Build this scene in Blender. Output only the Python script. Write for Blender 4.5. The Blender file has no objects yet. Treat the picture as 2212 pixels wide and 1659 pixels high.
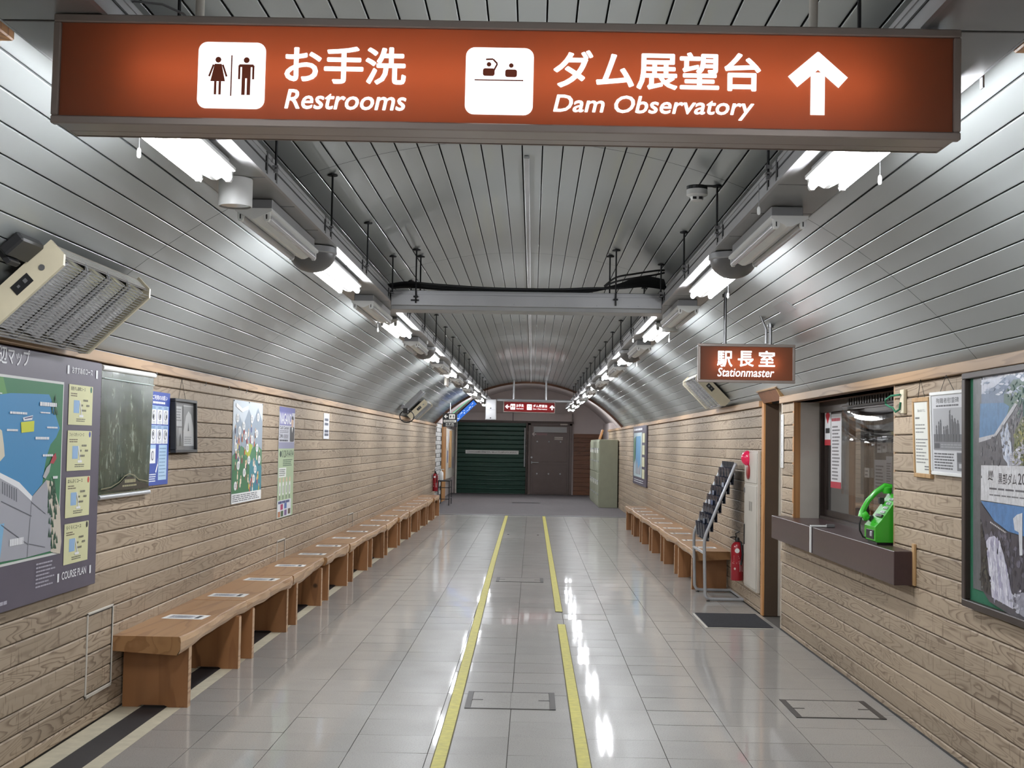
import bpy, bmesh, math, random
from mathutils import Vector, Matrix, noise

random.seed(7)
SC = bpy.context.scene
COL = SC.collection
rnd = random.Random(11)

# ---------------------------------------------------------------- camera, world, exposure
EYE = 1.55                       # eye height above the hall floor
FPX = 2763.0                     # focal length for a 2212 px wide frame
CXP, CYP = 1106.0, 829.5
_d = Vector((44.0, 130.5, FPX)).normalized()           # hall axis seen from the camera
_u = Vector((math.sin(.0165), -math.cos(.0165), 0.0))  # plumb line, slight roll
_u = (_u - _d * _u.dot(_d)).normalized()
_r = _d.cross(-_u)
if _r.x < 0: _r = -_r
RW = Matrix((_r, _d, _u))        # camera (x right, y down, z forward) -> hall (x, y, z)

cam_data = bpy.data.cameras.new('camera')
cam_data.sensor_fit = 'HORIZONTAL'
cam_data.sensor_width = 36.0
cam_data.lens = FPX / 2212.0 * 36.0
cam_data.clip_start = .05
cam = bpy.data.objects.new('camera', cam_data)
COL.objects.link(cam)
_m = Matrix((RW.col[0], -RW.col[1], -RW.col[2])).transposed().to_4x4()
_m.translation = (0, 0, EYE)
cam.matrix_world = _m
SC.camera = cam

world = bpy.data.worlds.new('world')
world.use_nodes = True
world.node_tree.nodes['Background'].inputs[0].default_value = (.02, .02, .022, 1)
world.node_tree.nodes['Background'].inputs[1].default_value = .3
SC.world = world

SC.view_settings.view_transform = 'Standard'
SC.view_settings.look = 'None'
SC.view_settings.gamma = 1.0
SC.view_settings.use_curve_mapping = False
SC.view_settings.exposure = 0.0
SC.cycles.use_denoising = True
SC.cycles.max_bounces = 8
SC.cycles.diffuse_bounces = 4
SC.cycles.glossy_bounces = 4
SC.cycles.transmission_bounces = 6
SC.cycles.transparent_max_bounces = 8
SC.cycles.sample_clamp_indirect = 6.0
SC.cycles.caustics_reflective = False
SC.cycles.caustics_refractive = False

TUBE = 110.0          # radiance of the hall's fluorescent tubes
SIGN_TUBE = 20.0      # tubes inside the orange light boxes
LETTER = 1.7         # white back-lit lettering

# sight lines measured in the photograph, met with real planes of the hall
def ray(px, py): return RW @ Vector((px - CXP, py - CYP, FPX))
def on_x(px, py, x):
    v = ray(px, py); t = x / v.x
    return Vector((x, v.y * t, EYE + v.z * t))
def on_y(px, py, y):
    v = ray(px, py); t = y / v.y
    return Vector((v.x * t, y, EYE + v.z * t))
def on_z(px, py, z=0.0):
    v = ray(px, py); t = (z - EYE) / v.z
    return Vector((v.x * t, v.y * t, z))

# ---------------------------------------------------------------- small helpers
def lin(c): 
    c /= 255.0
    return c / 12.92 if c <= .04045 else ((c + .055) / 1.055) ** 2.4
def S(r, g, b): return (lin(r), lin(g), lin(b))

class NT:
    """short-hand for building a node material"""
    def __init__(s, name):
        s.m = bpy.data.materials.new(name); s.m.use_nodes = True
        s.t = s.m.node_tree; s.t.nodes.clear()
        s.out = s.n('ShaderNodeOutputMaterial')
    def n(s, kind, **k):
        nd = s.t.nodes.new(kind)
        for a, v in k.items(): setattr(nd, a, v)
        return nd
    def l(s, a, b): s.t.links.new(a, b)
    def bsdf(s, **k):
        b = s.n('ShaderNodeBsdfPrincipled')
        for a, v in k.items():
            a = a.replace('_', ' ')
            b.inputs[a].default_value = (*v, 1) if isinstance(v, tuple) and len(v) == 3 else v
        s.l(b.outputs[0], s.out.inputs[0])
        return b
    def noise(s, vec, scale, detail=3.0, rough=.5, dist=0.0):
        nd = s.n('ShaderNodeTexNoise')
        nd.inputs['Scale'].default_value = scale; nd.inputs['Detail'].default_value = detail
        nd.inputs['Roughness'].default_value = rough; nd.inputs['Distortion'].default_value = dist
        if vec is not None: s.l(vec, nd.inputs['Vector'])
        return nd.outputs['Fac']
    def mapping(s, vec, scale=(1, 1, 1), loc=(0, 0, 0)):
        nd = s.n('ShaderNodeMapping')
        nd.inputs['Scale'].default_value = scale; nd.inputs['Location'].default_value = loc
        s.l(vec, nd.inputs['Vector'])
        return nd.outputs[0]
    def math(s, op, a, b=None, c=None, clamp=False):
        nd = s.n('ShaderNodeMath', operation=op, use_clamp=clamp)
        for i, v in enumerate((a, b, c)):
            if v is None: continue
            if isinstance(v, (int, float)): nd.inputs[i].default_value = v
            else: s.l(v, nd.inputs[i])
        return nd.outputs[0]
    def ramp(s, fac, stops, interp='LINEAR'):
        nd = s.n('ShaderNodeValToRGB'); cr = nd.color_ramp; cr.interpolation = interp
        while len(cr.elements) < len(stops): cr.elements.new(.5)
        for e, (p, c) in zip(cr.elements, stops):
            e.position = p; e.color = (*c, 1)
        s.l(fac, nd.inputs[0])
        return nd.outputs[0]
    def mix(s, fac, a, b, blend='MIX'):
        nd = s.n('ShaderNodeMix', data_type='RGBA', blend_type=blend)
        for i, v in ((0, fac), (6, a), (7, b)):
            if isinstance(v, (int, float)): nd.inputs[i].default_value = v
            elif isinstance(v, tuple): nd.inputs[i].default_value = (*v, 1)
            else: s.l(v, nd.inputs[i])
        return nd.outputs[2]
    def bump(s, h, strength=.3, dist=.01):
        nd = s.n('ShaderNodeBump')
        nd.inputs['Strength'].default_value = strength; nd.inputs['Distance'].default_value = dist
        s.l(h, nd.inputs['Height'])
        return nd.outputs[0]
    def pos(s): return s.n('ShaderNodeNewGeometry').outputs['Position']
    def objco(s): return s.n('ShaderNodeTexCoord').outputs['Object']
    def rand(s): return s.n('ShaderNodeObjectInfo').outputs['Random']

def paint(name, col, rough=.45, metal=0.0, var=.06, scale=6.0, bump=0.0, coat=0.0):
    """painted / plain surface with a little wear in tone and gloss"""
    t = NT(name)
    b = t.bsdf(Roughness=rough, Metallic=metal)
    b.inputs['Coat Weight'].default_value = coat
    f = t.noise(t.objco(), scale, 4)
    lo = tuple(max(0, c * (1 - var)) for c in col); hi = tuple(min(1, c * (1 + var)) for c in col)
    t.l(t.ramp(f, [(.3, lo), (.7, hi)]), b.inputs['Base Color'])
    if bump: t.l(t.bump(t.noise(t.objco(), scale * 12, 3), bump, .004), b.inputs['Normal'])
    return t.m

def glow(name, col, strength):
    t = NT(name)
    e = t.n('ShaderNodeEmission'); e.inputs[0].default_value = (*col, 1); e.inputs[1].default_value = strength
    t.l(e.outputs[0], t.out.inputs[0])
    return t.m

def wood(name, light, mid, dark, axis='y', rings=11.0, stretch=1.1, across=8.0, rough=.55, fleck=.0, coat=0.0, seedk=31.0, knots=0.0, dark_w=.16):
    """flat-sawn board: contour lines of a stretched noise give cathedral grain"""
    t = NT(name)
    b = t.bsdf(Roughness=rough); b.inputs['Coat Weight'].default_value = coat
    p = t.pos(); r = t.rand()
    off = t.n('ShaderNodeCombineXYZ')
    k = t.math('MULTIPLY', r, seedk)
    for i in range(3): t.l(k, off.inputs[i])
    add = t.n('ShaderNodeVectorMath', operation='ADD'); t.l(p, add.inputs[0]); t.l(off.outputs[0], add.inputs[1])
    sc = {'y': (across, stretch, across), 'x': (stretch, across, across), 'z': (across, across, stretch)}[axis]
    v = t.mapping(add.outputs[0], sc)
    f = t.noise(v, 1.0, 1.3, .35, .35)
    wob = t.noise(t.mapping(add.outputs[0], tuple(c * 5 for c in sc)), 1.0, 1.5)
    ring = t.math('FRACT', t.math('ADD', t.math('MULTIPLY', f, rings), t.math('MULTIPLY', wob, .35)))
    late = t.ramp(ring, [(0, (.05, .05, .05)), (.45, (.06, .06, .06)), (1 - dark_w * 2.2, (.25, .25, .25)), (1 - dark_w * .7, (1, 1, 1)), (1 - dark_w * .25, (.9, .9, .9)), (1, (.05, .05, .05))])
    tone = t.noise(t.mapping(add.outputs[0], tuple(c * .35 for c in sc)), 1.0, 2)
    base = t.mix(tone, mid, light)
    patch = t.ramp(t.noise(t.mapping(add.outputs[0], tuple(c * .45 for c in sc), (7, 3, 5)), 1.0, 1.5), [(.36, (.22, .22, .22)), (.58, (1, 1, 1))])
    late = t.math('MULTIPLY', late, patch)
    col = t.mix(t.math('MULTIPLY', late, .85), base, dark)
    fine = t.noise(t.mapping(add.outputs[0], tuple(c * 14 for c in sc)), 1.0, 2)
    col = t.mix(t.math('MULTIPLY', fine, .35), col, mid)
    if fleck:
        fs = {'y': (60, 42, 8), 'x': (42, 60, 8), 'z': (60, 60, 9)}[axis]
        fl = t.noise(t.mapping(add.outputs[0], fs), 1.0, 1)
        col = t.mix(t.ramp(fl, [(.655, (0, 0, 0)), (.71, (fleck, fleck, fleck))]), col, dark)
    if knots:
        kn = t.n('ShaderNodeTexVoronoi'); kn.inputs['Scale'].default_value = knots
        t.l(add.outputs[0], kn.inputs['Vector'])
        col = t.mix(t.ramp(kn.outputs['Distance'], [(.05, (1, 1, 1)), (.10, (0, 0, 0))]), col, tuple(c * .35 for c in dark))
    br = t.n('ShaderNodeHueSaturation'); t.l(col, br.inputs['Color'])
    t.l(t.math('ADD', t.math('MULTIPLY', r, .26), .87), br.inputs['Value'])
    t.l(br.outputs[0], b.inputs['Base Color'])
    t.l(t.bump(t.math('SUBTRACT', 1.0, late), .05, .0015), b.inputs['Normal'])
    return t.m

def glass_mat(name, tint=(.9, .93, .93), rough=.0, refl=1.0):
    t = NT(name)
    tr = t.n('ShaderNodeBsdfTransparent'); tr.inputs[0].default_value = (*tint, 1)
    gl = t.n('ShaderNodeBsdfGlossy'); gl.inputs['Roughness'].default_value = rough
    fr = t.n('ShaderNodeFresnel'); fr.inputs[0].default_value = 1.5
    mx = t.n('ShaderNodeMixShader')
    t.l(t.math('MULTIPLY', fr.outputs[0], refl, clamp=True), mx.inputs[0]); t.l(tr.outputs[0], mx.inputs[1]); t.l(gl.outputs[0], mx.inputs[2])
    t.l(mx.outputs[0], t.out.inputs[0])
    return t.m

# ---------------------------------------------------------------- mesh builder
class MB:
    def __init__(s):
        s.v = []; s.f = []; s.c = []; s.cc = (1, 1, 1); s.xf = None
    def _p(s, p):
        p = Vector(p)
        if s.xf is not None: p = s.xf @ p
        s.v.append(p); return len(s.v) - 1
    def add(s, pts, faces):
        i = [s._p(p) for p in pts]
        for f in faces:
            s.f.append(tuple(i[k] for k in f)); s.c.append(s.cc)
    def ngon(s, pts): s.add(pts, [tuple(range(len(pts)))])
    def box(s, x0, x1, y0, y1, z0, z1, bev=0.0):
        if x0 > x1: x0, x1 = x1, x0
        if y0 > y1: y0, y1 = y1, y0
        if z0 > z1: z0, z1 = z1, z0
        if not bev:
            s.add([(x0, y0, z0), (x1, y0, z0), (x1, y1, z0), (x0, y1, z0), (x0, y0, z1), (x1, y0, z1), (x1, y1, z1), (x0, y1, z1)],
                  [(3, 2, 1, 0), (4, 5, 6, 7), (0, 1, 5, 4), (1, 2, 6, 5), (2, 3, 7, 6), (3, 0, 4, 7)])
            return
        bev = min(bev, (x1 - x0) * .45, (y1 - y0) * .45, (z1 - z0) * .45)
        P = []; idx = {}
        for a, (X, sx) in enumerate(((x0, 1), (x1, -1))):
            for b, (Y, sy) in enumerate(((y0, 1), (y1, -1))):
                for c, (Z, sz) in enumerate(((z0, 1), (z1, -1))):
                    for k in range(3):
                        q = [X + sx * bev, Y + sy * bev, Z + sz * bev]
                        q[k] = (X, Y, Z)[k]
                        idx[a, b, c, k] = len(P); P.append(q)
        F = []
        def o(*f): F.append(f)
        for k in range(3):
            i, j = [m for m in range(3) if m != k]
            for side in (0, 1):
                ring = []
                for (p, q) in ((0, 0), (1, 0), (1, 1), (0, 1)):
                    t = [0, 0, 0]; t[k] = side; t[i] = p; t[j] = q
                    ring.append(idx[t[0], t[1], t[2], k])
                flip = (side == 0) != (k == 1)
                o(*(ring[::-1] if flip else ring))
            for p in (0, 1):
                for q in (0, 1):
                    t0 = [0, 0, 0]; t1 = [0, 0, 0]
                    t0[i] = t1[i] = p; t0[j] = t1[j] = q; t0[k] = 0; t1[k] = 1
                    o(idx[(*t0, i)], idx[(*t1, i)], idx[(*t1, j)], idx[(*t0, j)])
        for a in (0, 1):
            for b in (0, 1):
                for c in (0, 1): o(idx[a, b, c, 0], idx[a, b, c, 1], idx[a, b, c, 2])
        s.add(P, F)
    def tube(s, pts, r, n=8, caps=True, closed=False):
        pts = [Vector(p) for p in pts]; m = len(pts)
        rs = r if isinstance(r, (list, tuple)) else [r] * m
        ring = []; nv = None
        for i in range(m):
            if closed: d = pts[(i + 1) % m] - pts[i - 1]
            else: d = pts[min(i + 1, m - 1)] - pts[max(i - 1, 0)]
            d.normalize()
            if nv is None:
                nv = d.orthogonal().normalized()
            else:
                nv = (nv - d * nv.dot(d))
                nv = nv.normalized() if nv.length > 1e-6 else d.orthogonal().normalized()
            bt = d.cross(nv)
            ring.append([s._p(pts[i] + (nv * math.cos(2 * math.pi * k / n) + bt * math.sin(2 * math.pi * k / n)) * rs[i]) for k in range(n)])
        for i in range(m if closed else m - 1):
            a, b = ring[i], ring[(i + 1) % m]
            for k in range(n):
                s.f.append((a[k], a[(k + 1) % n], b[(k + 1) % n], b[k])); s.c.append(s.cc)
        if caps and not closed:
            s.f.append(tuple(ring[0][::-1])); s.c.append(s.cc)
            s.f.append(tuple(ring[-1])); s.c.append(s.cc)
    def lathe(s, prof, c=(0, 0, 0), n=20, axis='z'):
        c = Vector(c); ring = []
        for (r, h) in prof:
            rr = []
            for k in range(n):
                a = 2 * math.pi * k / n; u, w = r * math.cos(a), r * math.sin(a)
                q = {'z': (u, w, h), 'y': (w, h, u), 'x': (h, u, w)}[axis]
                rr.append(s._p(c + Vector(q)))
            ring.append(rr)
        for a, b in zip(ring, ring[1:]):
            for k in range(n):
                s.f.append((a[k], a[(k + 1) % n], b[(k + 1) % n], b[k])); s.c.append(s.cc)
        for rr, (r, h), fl in ((ring[0], prof[0], True), (ring[-1], prof[-1], False)):
            if r > 1e-5:
                s.f.append(tuple(rr[::-1] if fl else rr)); s.c.append(s.cc)
    def prism(s, pts, vec):
        """solid between the outline pts (3-D) and the outline moved by vec"""
        n = len(pts); vec = Vector(vec)
        a = [s._p(p) for p in pts]; b = [s._p(Vector(p) + vec) for p in pts]
        nr = Vector((0, 0, 0))
        for i in range(n): nr += Vector(pts[i]).cross(Vector(pts[(i + 1) % n]))
        if nr.dot(vec) > 0: a, b = a[::-1], b[::-1]
        s.f.append(tuple(a)); s.f.append(tuple(b[::-1])); s.c += [s.cc] * 2
        for i in range(n):
            s.f.append((a[(i + 1) % n], a[i], b[i], b[(i + 1) % n])); s.c.append(s.cc)
    def mesh(s, name, off=(0, 0, 0), smooth=False):
        off = Vector(off)
        me = bpy.data.meshes.new(name)
        me.from_pydata([p - off for p in s.v], [], s.f)
        ca = me.color_attributes.new('Col', 'FLOAT_COLOR', 'CORNER')
        if any(c != (1, 1, 1) for c in s.c):
            data = []
            for poly, c in zip(me.polygons, s.c): data += [c[0], c[1], c[2], 1.0] * poly.loop_total
            ca.data.foreach_set('color', data)
        if smooth:
            me.polygons.foreach_set('use_smooth', [True] * len(me.polygons))
            me.set_sharp_from_angle(angle=math.radians(38))
        me.update()
        return me
    def build(s, name, mat, parent=None, smooth=False):
        """link as one mesh object; points are hall coordinates"""
        off = wloc(parent) if parent else Vector((0, 0, 0))
        return put(name, s.mesh(name, off, smooth), mat, parent)

def wloc(o):
    p = Vector((0, 0, 0))
    while o is not None: p = p + o.location; o = o.parent
    return p
def put(name, me, mat, parent=None):
    if not me.materials: me.materials.append(mat)
    o = bpy.data.objects.new(name, me); COL.objects.link(o)
    if parent: o.parent = parent
    return o
def thing(name, label, cat, loc=(0, 0, 0), group=None):
    o = bpy.data.objects.new(name, None); COL.objects.link(o)
    o.empty_display_size = .05; o.location = loc
    return tag(o, label, cat, group)
def tag(o, label, cat, group=None):
    o['label'] = label; o['category'] = cat
    if group: o['group'] = group
    return o
def structure(o): o['kind'] = 'structure'; return o
def stuff(o): o['kind'] = 'stuff'; return o
def dup(o, loc=None, label=None, parent=None):
    c = o.copy(); COL.objects.link(c)
    if parent: c.parent = parent
    if loc is not None: c.location = loc
    if label: c['label'] = label
    for ch in list(o.children): dup(ch, parent=c)
    return c
ORD = ['first', 'second', 'third', 'fourth', 'fifth', 'sixth', 'seventh', 'eighth', 'ninth', 'tenth', 'eleventh', 'twelfth', 'thirteenth', 'fourteenth', 'fifteenth', 'sixteenth', 'seventeenth', 'eighteenth']

# ---------------------------------------------------------------- flat print (lettering and pictures on signs and paper)
_glyphs = {}
def glyphs(txt, bold=0.0, shear=0.0):
    k = (txt, bold, shear)
    if k not in _glyphs:
        cu = bpy.data.curves.new('lettering', 'FONT'); cu.body = txt; cu.size = 1; cu.offset = bold; cu.shear = shear
        cu.resolution_u = 3
        ob = bpy.data.objects.new('lettering', cu); COL.objects.link(ob)
        dg = bpy.context.evaluated_depsgraph_get(); dg.update()
        me = bpy.data.meshes.new_from_object(ob.evaluated_get(dg))
        vs = [(q.co.x, q.co.y) for q in me.vertices]; fs = [tuple(p.vertices) for p in me.polygons]
        bpy.data.objects.remove(ob); bpy.data.curves.remove(cu); bpy.data.meshes.remove(me)
        xs = [q[0] for q in vs] or [0, 1]; ys = [q[1] for q in vs] or [0, 1]
        x0, y0, x1, y1 = min(xs), min(ys), max(xs), max(ys)
        vs = [((x - x0) / max(x1 - x0, 1e-6), (y - y0) / max(y1 - y0, 1e-6)) for x, y in vs]
        _glyphs[k] = (vs, fs, (x1 - x0) / max(y1 - y0, 1e-6))
    return _glyphs[k]

class Print(MB):
    """coloured flat print laid on a plane: P(u, v, d) gives the hall point"""
    def __init__(s, P, d0=.001, step=.0007):
        super().__init__(); s.P = P; s.d0 = d0; s.step = step
    def poly(s, pts, col, layer=0):
        s.cc = col; s.kk = getattr(s, 'kk', 0) + 1; d = s.d0 + s.step * (layer + .9 * (s.kk * 17 % 41) / 41)
        ar = sum(pts[i][0] * pts[(i + 1) % len(pts)][1] - pts[(i + 1) % len(pts)][0] * pts[i][1] for i in range(len(pts)))
        if ar < 0: pts = pts[::-1]
        s.ngon([s.P(u, v, d) for u, v in pts])
    def rect(s, u0, v0, u1, v1, col, layer=0):
        s.poly([(u0, v0), (u1, v0), (u1, v1), (u0, v1)], col, layer)
    def oval(s, u, v, ru, rv, col, layer=0, n=16, a0=0.0, a1=2 * math.pi):
        s.poly([(u + ru * math.cos(a0 + (a1 - a0) * k / n), v + rv * math.sin(a0 + (a1 - a0) * k / n)) for k in range(n)], col, layer)
    def rrect(s, u0, v0, u1, v1, r, col, layer=0, n=6):
        pts = []
        for cx, cy, a in ((u1 - r, v1 - r, 0), (u0 + r, v1 - r, 90), (u0 + r, v0 + r, 180), (u1 - r, v0 + r, 270)):
            for k in range(n + 1):
                b = math.radians(a + 90 * k / n); pts.append((cx + r * math.cos(b), cy + r * math.sin(b)))
        s.poly(pts, col, layer)
    def line(s, pts, w, col, layer=0):
        for (a, b), (c, d) in zip(pts, pts[1:]):
            L = math.hypot(c - a, d - b) or 1e-6; nx, ny = -(d - b) / L * w / 2, (c - a) / L * w / 2
            s.poly([(a + nx, b + ny), (a - nx, b - ny), (c - nx, d - ny), (c + nx, d + ny)], col, layer)
    def text(s, txt, u, v, h=None, w=None, col=(0, 0, 0), layer=1, bold=0.0, shear=0.0, slope=0.0, stroke=0.0):
        bold = min(bold, .012)
        vs, fs, asp = glyphs(txt, bold, shear)
        if h is None: h = w / asp
        if w is None: w = h * asp
        s.cc = col; d = s.d0 + s.step * layer
        ks = [(0, 0)]
        if stroke:                 # heavier strokes: the outline laid down again around itself
            u += stroke; v += stroke; w -= 2 * stroke; h -= 2 * stroke
            ks = [(0, 0)] + [(math.cos(k * math.pi / 4), math.sin(k * math.pi / 4)) for k in range(8)]
        for n_, (du, dv) in enumerate(ks):
            s.add([s.P(u + a * w + du * stroke, v + b * h + dv * stroke + slope * a * w, d + n_ * .00005) for a, b in vs], fs)
    def column(s, txt, u, v_top, size, pitch, col, layer=1, bold=0.0):
        for k, ch in enumerate(txt): s.text(ch, u - size / 2, v_top - pitch * k - size, size, size, col, layer, bold)
    def rows(s, u0, v0, u1, v1, n, col, layer=1, fill=.55, seed=1, ragged=.3):
        """small print too fine to read in the photograph"""
        r = random.Random(seed); ph = (v1 - v0) / n
        for k in range(n):
            v = v1 - ph * (k + .5); u = u0; end = u1 - (u1 - u0) * ragged * r.random()
            while u < end - 1e-4:
                w = min(end - u, (u1 - u0) * r.uniform(.05, .17))
                s.rect(u, v - ph * fill / 2, u + w * .86, v + ph * fill / 2, col, layer); u += w
def PL(u, v, d, x=-2.355): return (x + d, u, v)
def wallL(x): return lambda u, v, d: (x + d, u, v)       # faces the hall from the left wall, u = y
def wallR(x): return lambda u, v, d: (x - d, -u, v)      # right wall, u = -y
def front(y): return lambda u, v, d: (u, y - d, v)       # faces the camera, u = x

# ---------------------------------------------------------------- materials
def tile_mat():
    t = NT('terrazzo_vinyl')
    b = t.bsdf(Roughness=.3)
    b.inputs['Coat Weight'].default_value = .6; b.inputs['Coat Roughness'].default_value = .05; b.inputs['Coat IOR'].default_value = 1.45
    p = t.pos(); r = t.rand()
    sp = t.noise(p, 150, 3, .75)
    big = t.noise(p, 3.5, 3)
    c = t.ramp(sp, [(.33, S(100, 93, 88)), (.43, S(163, 160, 155)), (.62, S(172, 169, 164)), (.74, S(190, 187, 183))])
    c = t.mix(t.math('MULTIPLY', big, .35), c, S(150, 146, 141))
    h = t.n('ShaderNodeHueSaturation'); t.l(c, h.inputs['Color'])
    t.l(t.math('ADD', t.math('MULTIPLY', r, .10), .95), h.inputs['Value'])
    t.l(h.outputs[0], b.inputs['Base Color'])
    t.l(t.math('ADD', t.math('MULTIPLY', big, .16), .26), b.inputs['Roughness'])
    t.l(t.bump(t.noise(p, 5, 2), .10, .006), b.inputs['Normal'])
    b.inputs['Specular IOR Level'].default_value = .28
    return t.m
def ceil_mat():
    t = NT('satin_aluminium_panel')
    b = t.bsdf(Metallic=.42, Roughness=.4, Anisotropic=.35)
    g = t.n('ShaderNodeNewGeometry'); cr = t.n('ShaderNodeVectorMath', operation='CROSS_PRODUCT'); cr.inputs[1].default_value = (0, 1, 0)
    t.l(g.outputs['Normal'], cr.inputs[0]); t.l(cr.outputs[0], b.inputs['Tangent'])
    b.inputs['Coat Weight'].default_value = .2; b.inputs['Coat Roughness'].default_value = .06
    p = t.pos(); r = t.rand()
    f = t.noise(t.mapping(p, (3, .5, 3)), 1.0, 3)
    v = t.math('ADD', t.math('MULTIPLY', r, .06), t.math('MULTIPLY', f, .10))
    c = t.ramp(v, [(0, S(157, 161, 160)), (.16, S(172, 176, 176))])
    t.l(c, b.inputs['Base Color'])
    t.l(t.math('ADD', t.math('MULTIPLY', t.noise(p, 1.3, 3), .08), .31), b.inputs['Roughness'])
    return t.m
def print_mat(name='printed_ink', rough=.5, coat=0.0):
    t = NT(name)
    b = t.bsdf(Roughness=rough); b.inputs['Coat Weight'].default_value = coat; b.inputs['Coat Roughness'].default_value = .08
    a = t.n('ShaderNodeAttribute', attribute_name='Col')
    t.l(a.outputs['Color'], b.inputs['Base Color'])
    return t.m

M = {}
M['tile'] = tile_mat()
M['grout'] = paint('tile_joint', S(70, 65, 60), .8)
M['ceil'] = ceil_mat()
M['ceil_back'] = paint('ceiling_void', S(26, 26, 27), .9)
M['plank'] = wood('brushed_pine_cladding', S(176, 158, 137), S(157, 139, 118), S(92, 72, 55), 'y', 14.0, 1.35, 13.0, .6, fleck=.5, dark_w=.17)
M['plank_back'] = paint('batten_gap', S(70, 54, 40), .9)
M['trim'] = wood('pine_trim', S(172, 142, 110), S(154, 124, 94), S(112, 84, 60), 'y', 6, .6, 12, .5)
M['bench_top'] = wood('varnished_pine_seat', S(176, 134, 92), S(164, 122, 80), S(132, 90, 54), 'y', 5, .5, 6, .32, coat=.25, knots=1.6)
M['bench_edge'] = wood('bark_side_pine', S(206, 174, 140), S(190, 154, 118), S(140, 98, 64), 'y', 7, .7, 9, .42)
M['bench_leg'] = wood('varnished_pine_leg', S(162, 114, 74), S(146, 100, 62), S(108, 70, 40), 'z', 5, .6, 6, .4, coat=.15, knots=3.4)
M['brown_wood'] = wood('brown_stained_timber', S(208, 154, 98), S(190, 136, 84), S(138, 92, 52), 'z', 8, .5, 10, .5)
M['dark_wood'] = wood('dark_stained_timber', S(124, 82, 56), S(106, 68, 45), S(66, 40, 26), 'x', 8, .7, 10, .5)
M['oak_frame'] = wood('oak_frame', S(196, 160, 114), S(178, 142, 98), S(140, 104, 66), 'z', 6, .6, 14, .45)
M['counter'] = paint('dark_brown_laminate', S(62, 43, 44), .34, var=.12, scale=30, coat=.12)
M['bronze'] = paint('bronze_aluminium', S(60, 50, 46), .35, .6)
M['sign_frame'] = paint('brushed_bronze_sign_frame', S(158, 146, 139), .34, .5, var=.05)
M['duct'] = paint('zinc_grey_duct', S(168, 168, 170), .38, .45, var=.08, scale=3)
M['duct_plate'] = paint('grey_duct_cover', S(150, 150, 150), .34, .15, var=.10, scale=2)
M['steel'] = paint('galvanised_steel', S(150, 150, 152), .35, .8)
M['silver'] = paint('silver_painted_tube', S(176, 178, 182), .3, .35)
M['black_steel'] = paint('dark_threaded_rod', S(38, 38, 40), .5, .6)
M['black'] = paint('black_plastic', S(26, 26, 28), .45)
M['rubber'] = paint('black_cable_sheath', S(20, 20, 22), .6)
M['white'] = paint('white_enamel', S(232, 232, 230), .35, var=.03)
M['white_mat'] = paint('white_paper', S(230, 230, 228), .7, var=.03)
M['grey_lens'] = paint('grey_unlit_dome', S(112, 110, 110), .35, var=.05)
M['cream'] = paint('cream_enamel', S(206, 196, 170), .4, var=.05, scale=14)
M['chrome'] = paint('polished_reflector', S(210, 210, 214), .16, 1.0, var=.03)
M['quartz'] = paint('quartz_tube', S(186, 186, 190), .2, var=.04)
M['mauve'] = paint('mauve_grey_plaster', S(204, 194, 192), .85, var=.06, scale=1.5)
M['offwhite'] = paint('offwhite_steel', S(196, 190, 180), .45, var=.05)
M['shutter'] = paint('dark_green_steel', S(26, 62, 50), .3, .2, var=.08)
M['door'] = paint('brown_steel_door', S(92, 80, 76), .38, .3, var=.06)
M['locker'] = paint('sage_grey_steel', S(156, 160, 140), .45, var=.05)
M['mat'] = paint('charcoal_mat', S(62, 62, 66), .95, var=.16, scale=60, bump=.6)
M['entrance_mat'] = paint('grey_entrance_carpet', S(96, 92, 94), .9, var=.10, scale=8, bump=.4)
M['yellow'] = paint('yellow_floor_tape', S(188, 178, 62), .45, var=.14, scale=24)
M['tape_edge'] = paint('dirty_tape_edge', S(96, 88, 48), .7)
M['drain'] = paint('black_drain_grating', S(44, 42, 44), .6, var=.1, scale=20)
M['pale'] = paint('pale_cement_border', S(196, 188, 166), .55, var=.10, scale=14)
M['hatch'] = paint('worn_steel_hatch_frame', S(72, 68, 66), .45, .4)
M['red'] = paint('red_enamel', S(152, 22, 36), .28, coat=.4)
M['green_phone'] = paint('green_phone_plastic', S(60, 172, 44), .25, coat=.3, var=.04)
M['board_purple'] = paint('slate_purple_board', S(84, 78, 92), .42, var=.04)
M['felt'] = paint('green_felt', S(38, 104, 76), .9, var=.08, scale=30)
M['dark_frame'] = paint('dark_brown_frame', S(48, 36, 32), .4, var=.1)
M['block'] = paint('white_glazed_block', S(190, 188, 186), .4, var=.05)
M['pocket'] = paint('navy_plastic_pocket', S(44, 50, 66), .22, coat=.5)
M['seat_red'] = paint('red_vinyl', S(168, 60, 64), .5)
M['office'] = paint('office_wall', S(168, 168, 170), .8)
M['ink'] = print_mat('printed_ink', .55)
def photo_ink():
    t = NT('photographic_ink'); b = t.bsdf(Roughness=.35); b.inputs['Coat Weight'].default_value = .2; b.inputs['Coat Roughness'].default_value = .1
    a = t.n('ShaderNodeAttribute', attribute_name='Col'); p = t.pos()
    f = t.noise(p, 26, 8, .7, .6); g = t.noise(t.mapping(p, (60, 60, 14)), 1.0, 4, .6)
    h = t.n('ShaderNodeHueSaturation'); t.l(a.outputs['Color'], h.inputs['Color'])
    t.l(t.math('ADD', t.math('ADD', t.math('MULTIPLY', f, .9), t.math('MULTIPLY', g, .7)), .2), h.inputs['Value'])
    t.l(h.outputs[0], b.inputs['Base Color'])
    return t.m
M['ink_photo'] = photo_ink()
M['ink_gloss'] = print_mat('glossy_poster_ink', .32, .35)
M['glass'] = glass_mat('window_glass', (.88, .90, .90), 0, .55)
M['vinyl'] = glass_mat('clear_vinyl', (.88, .88, .89), .05, 1.1)
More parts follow.
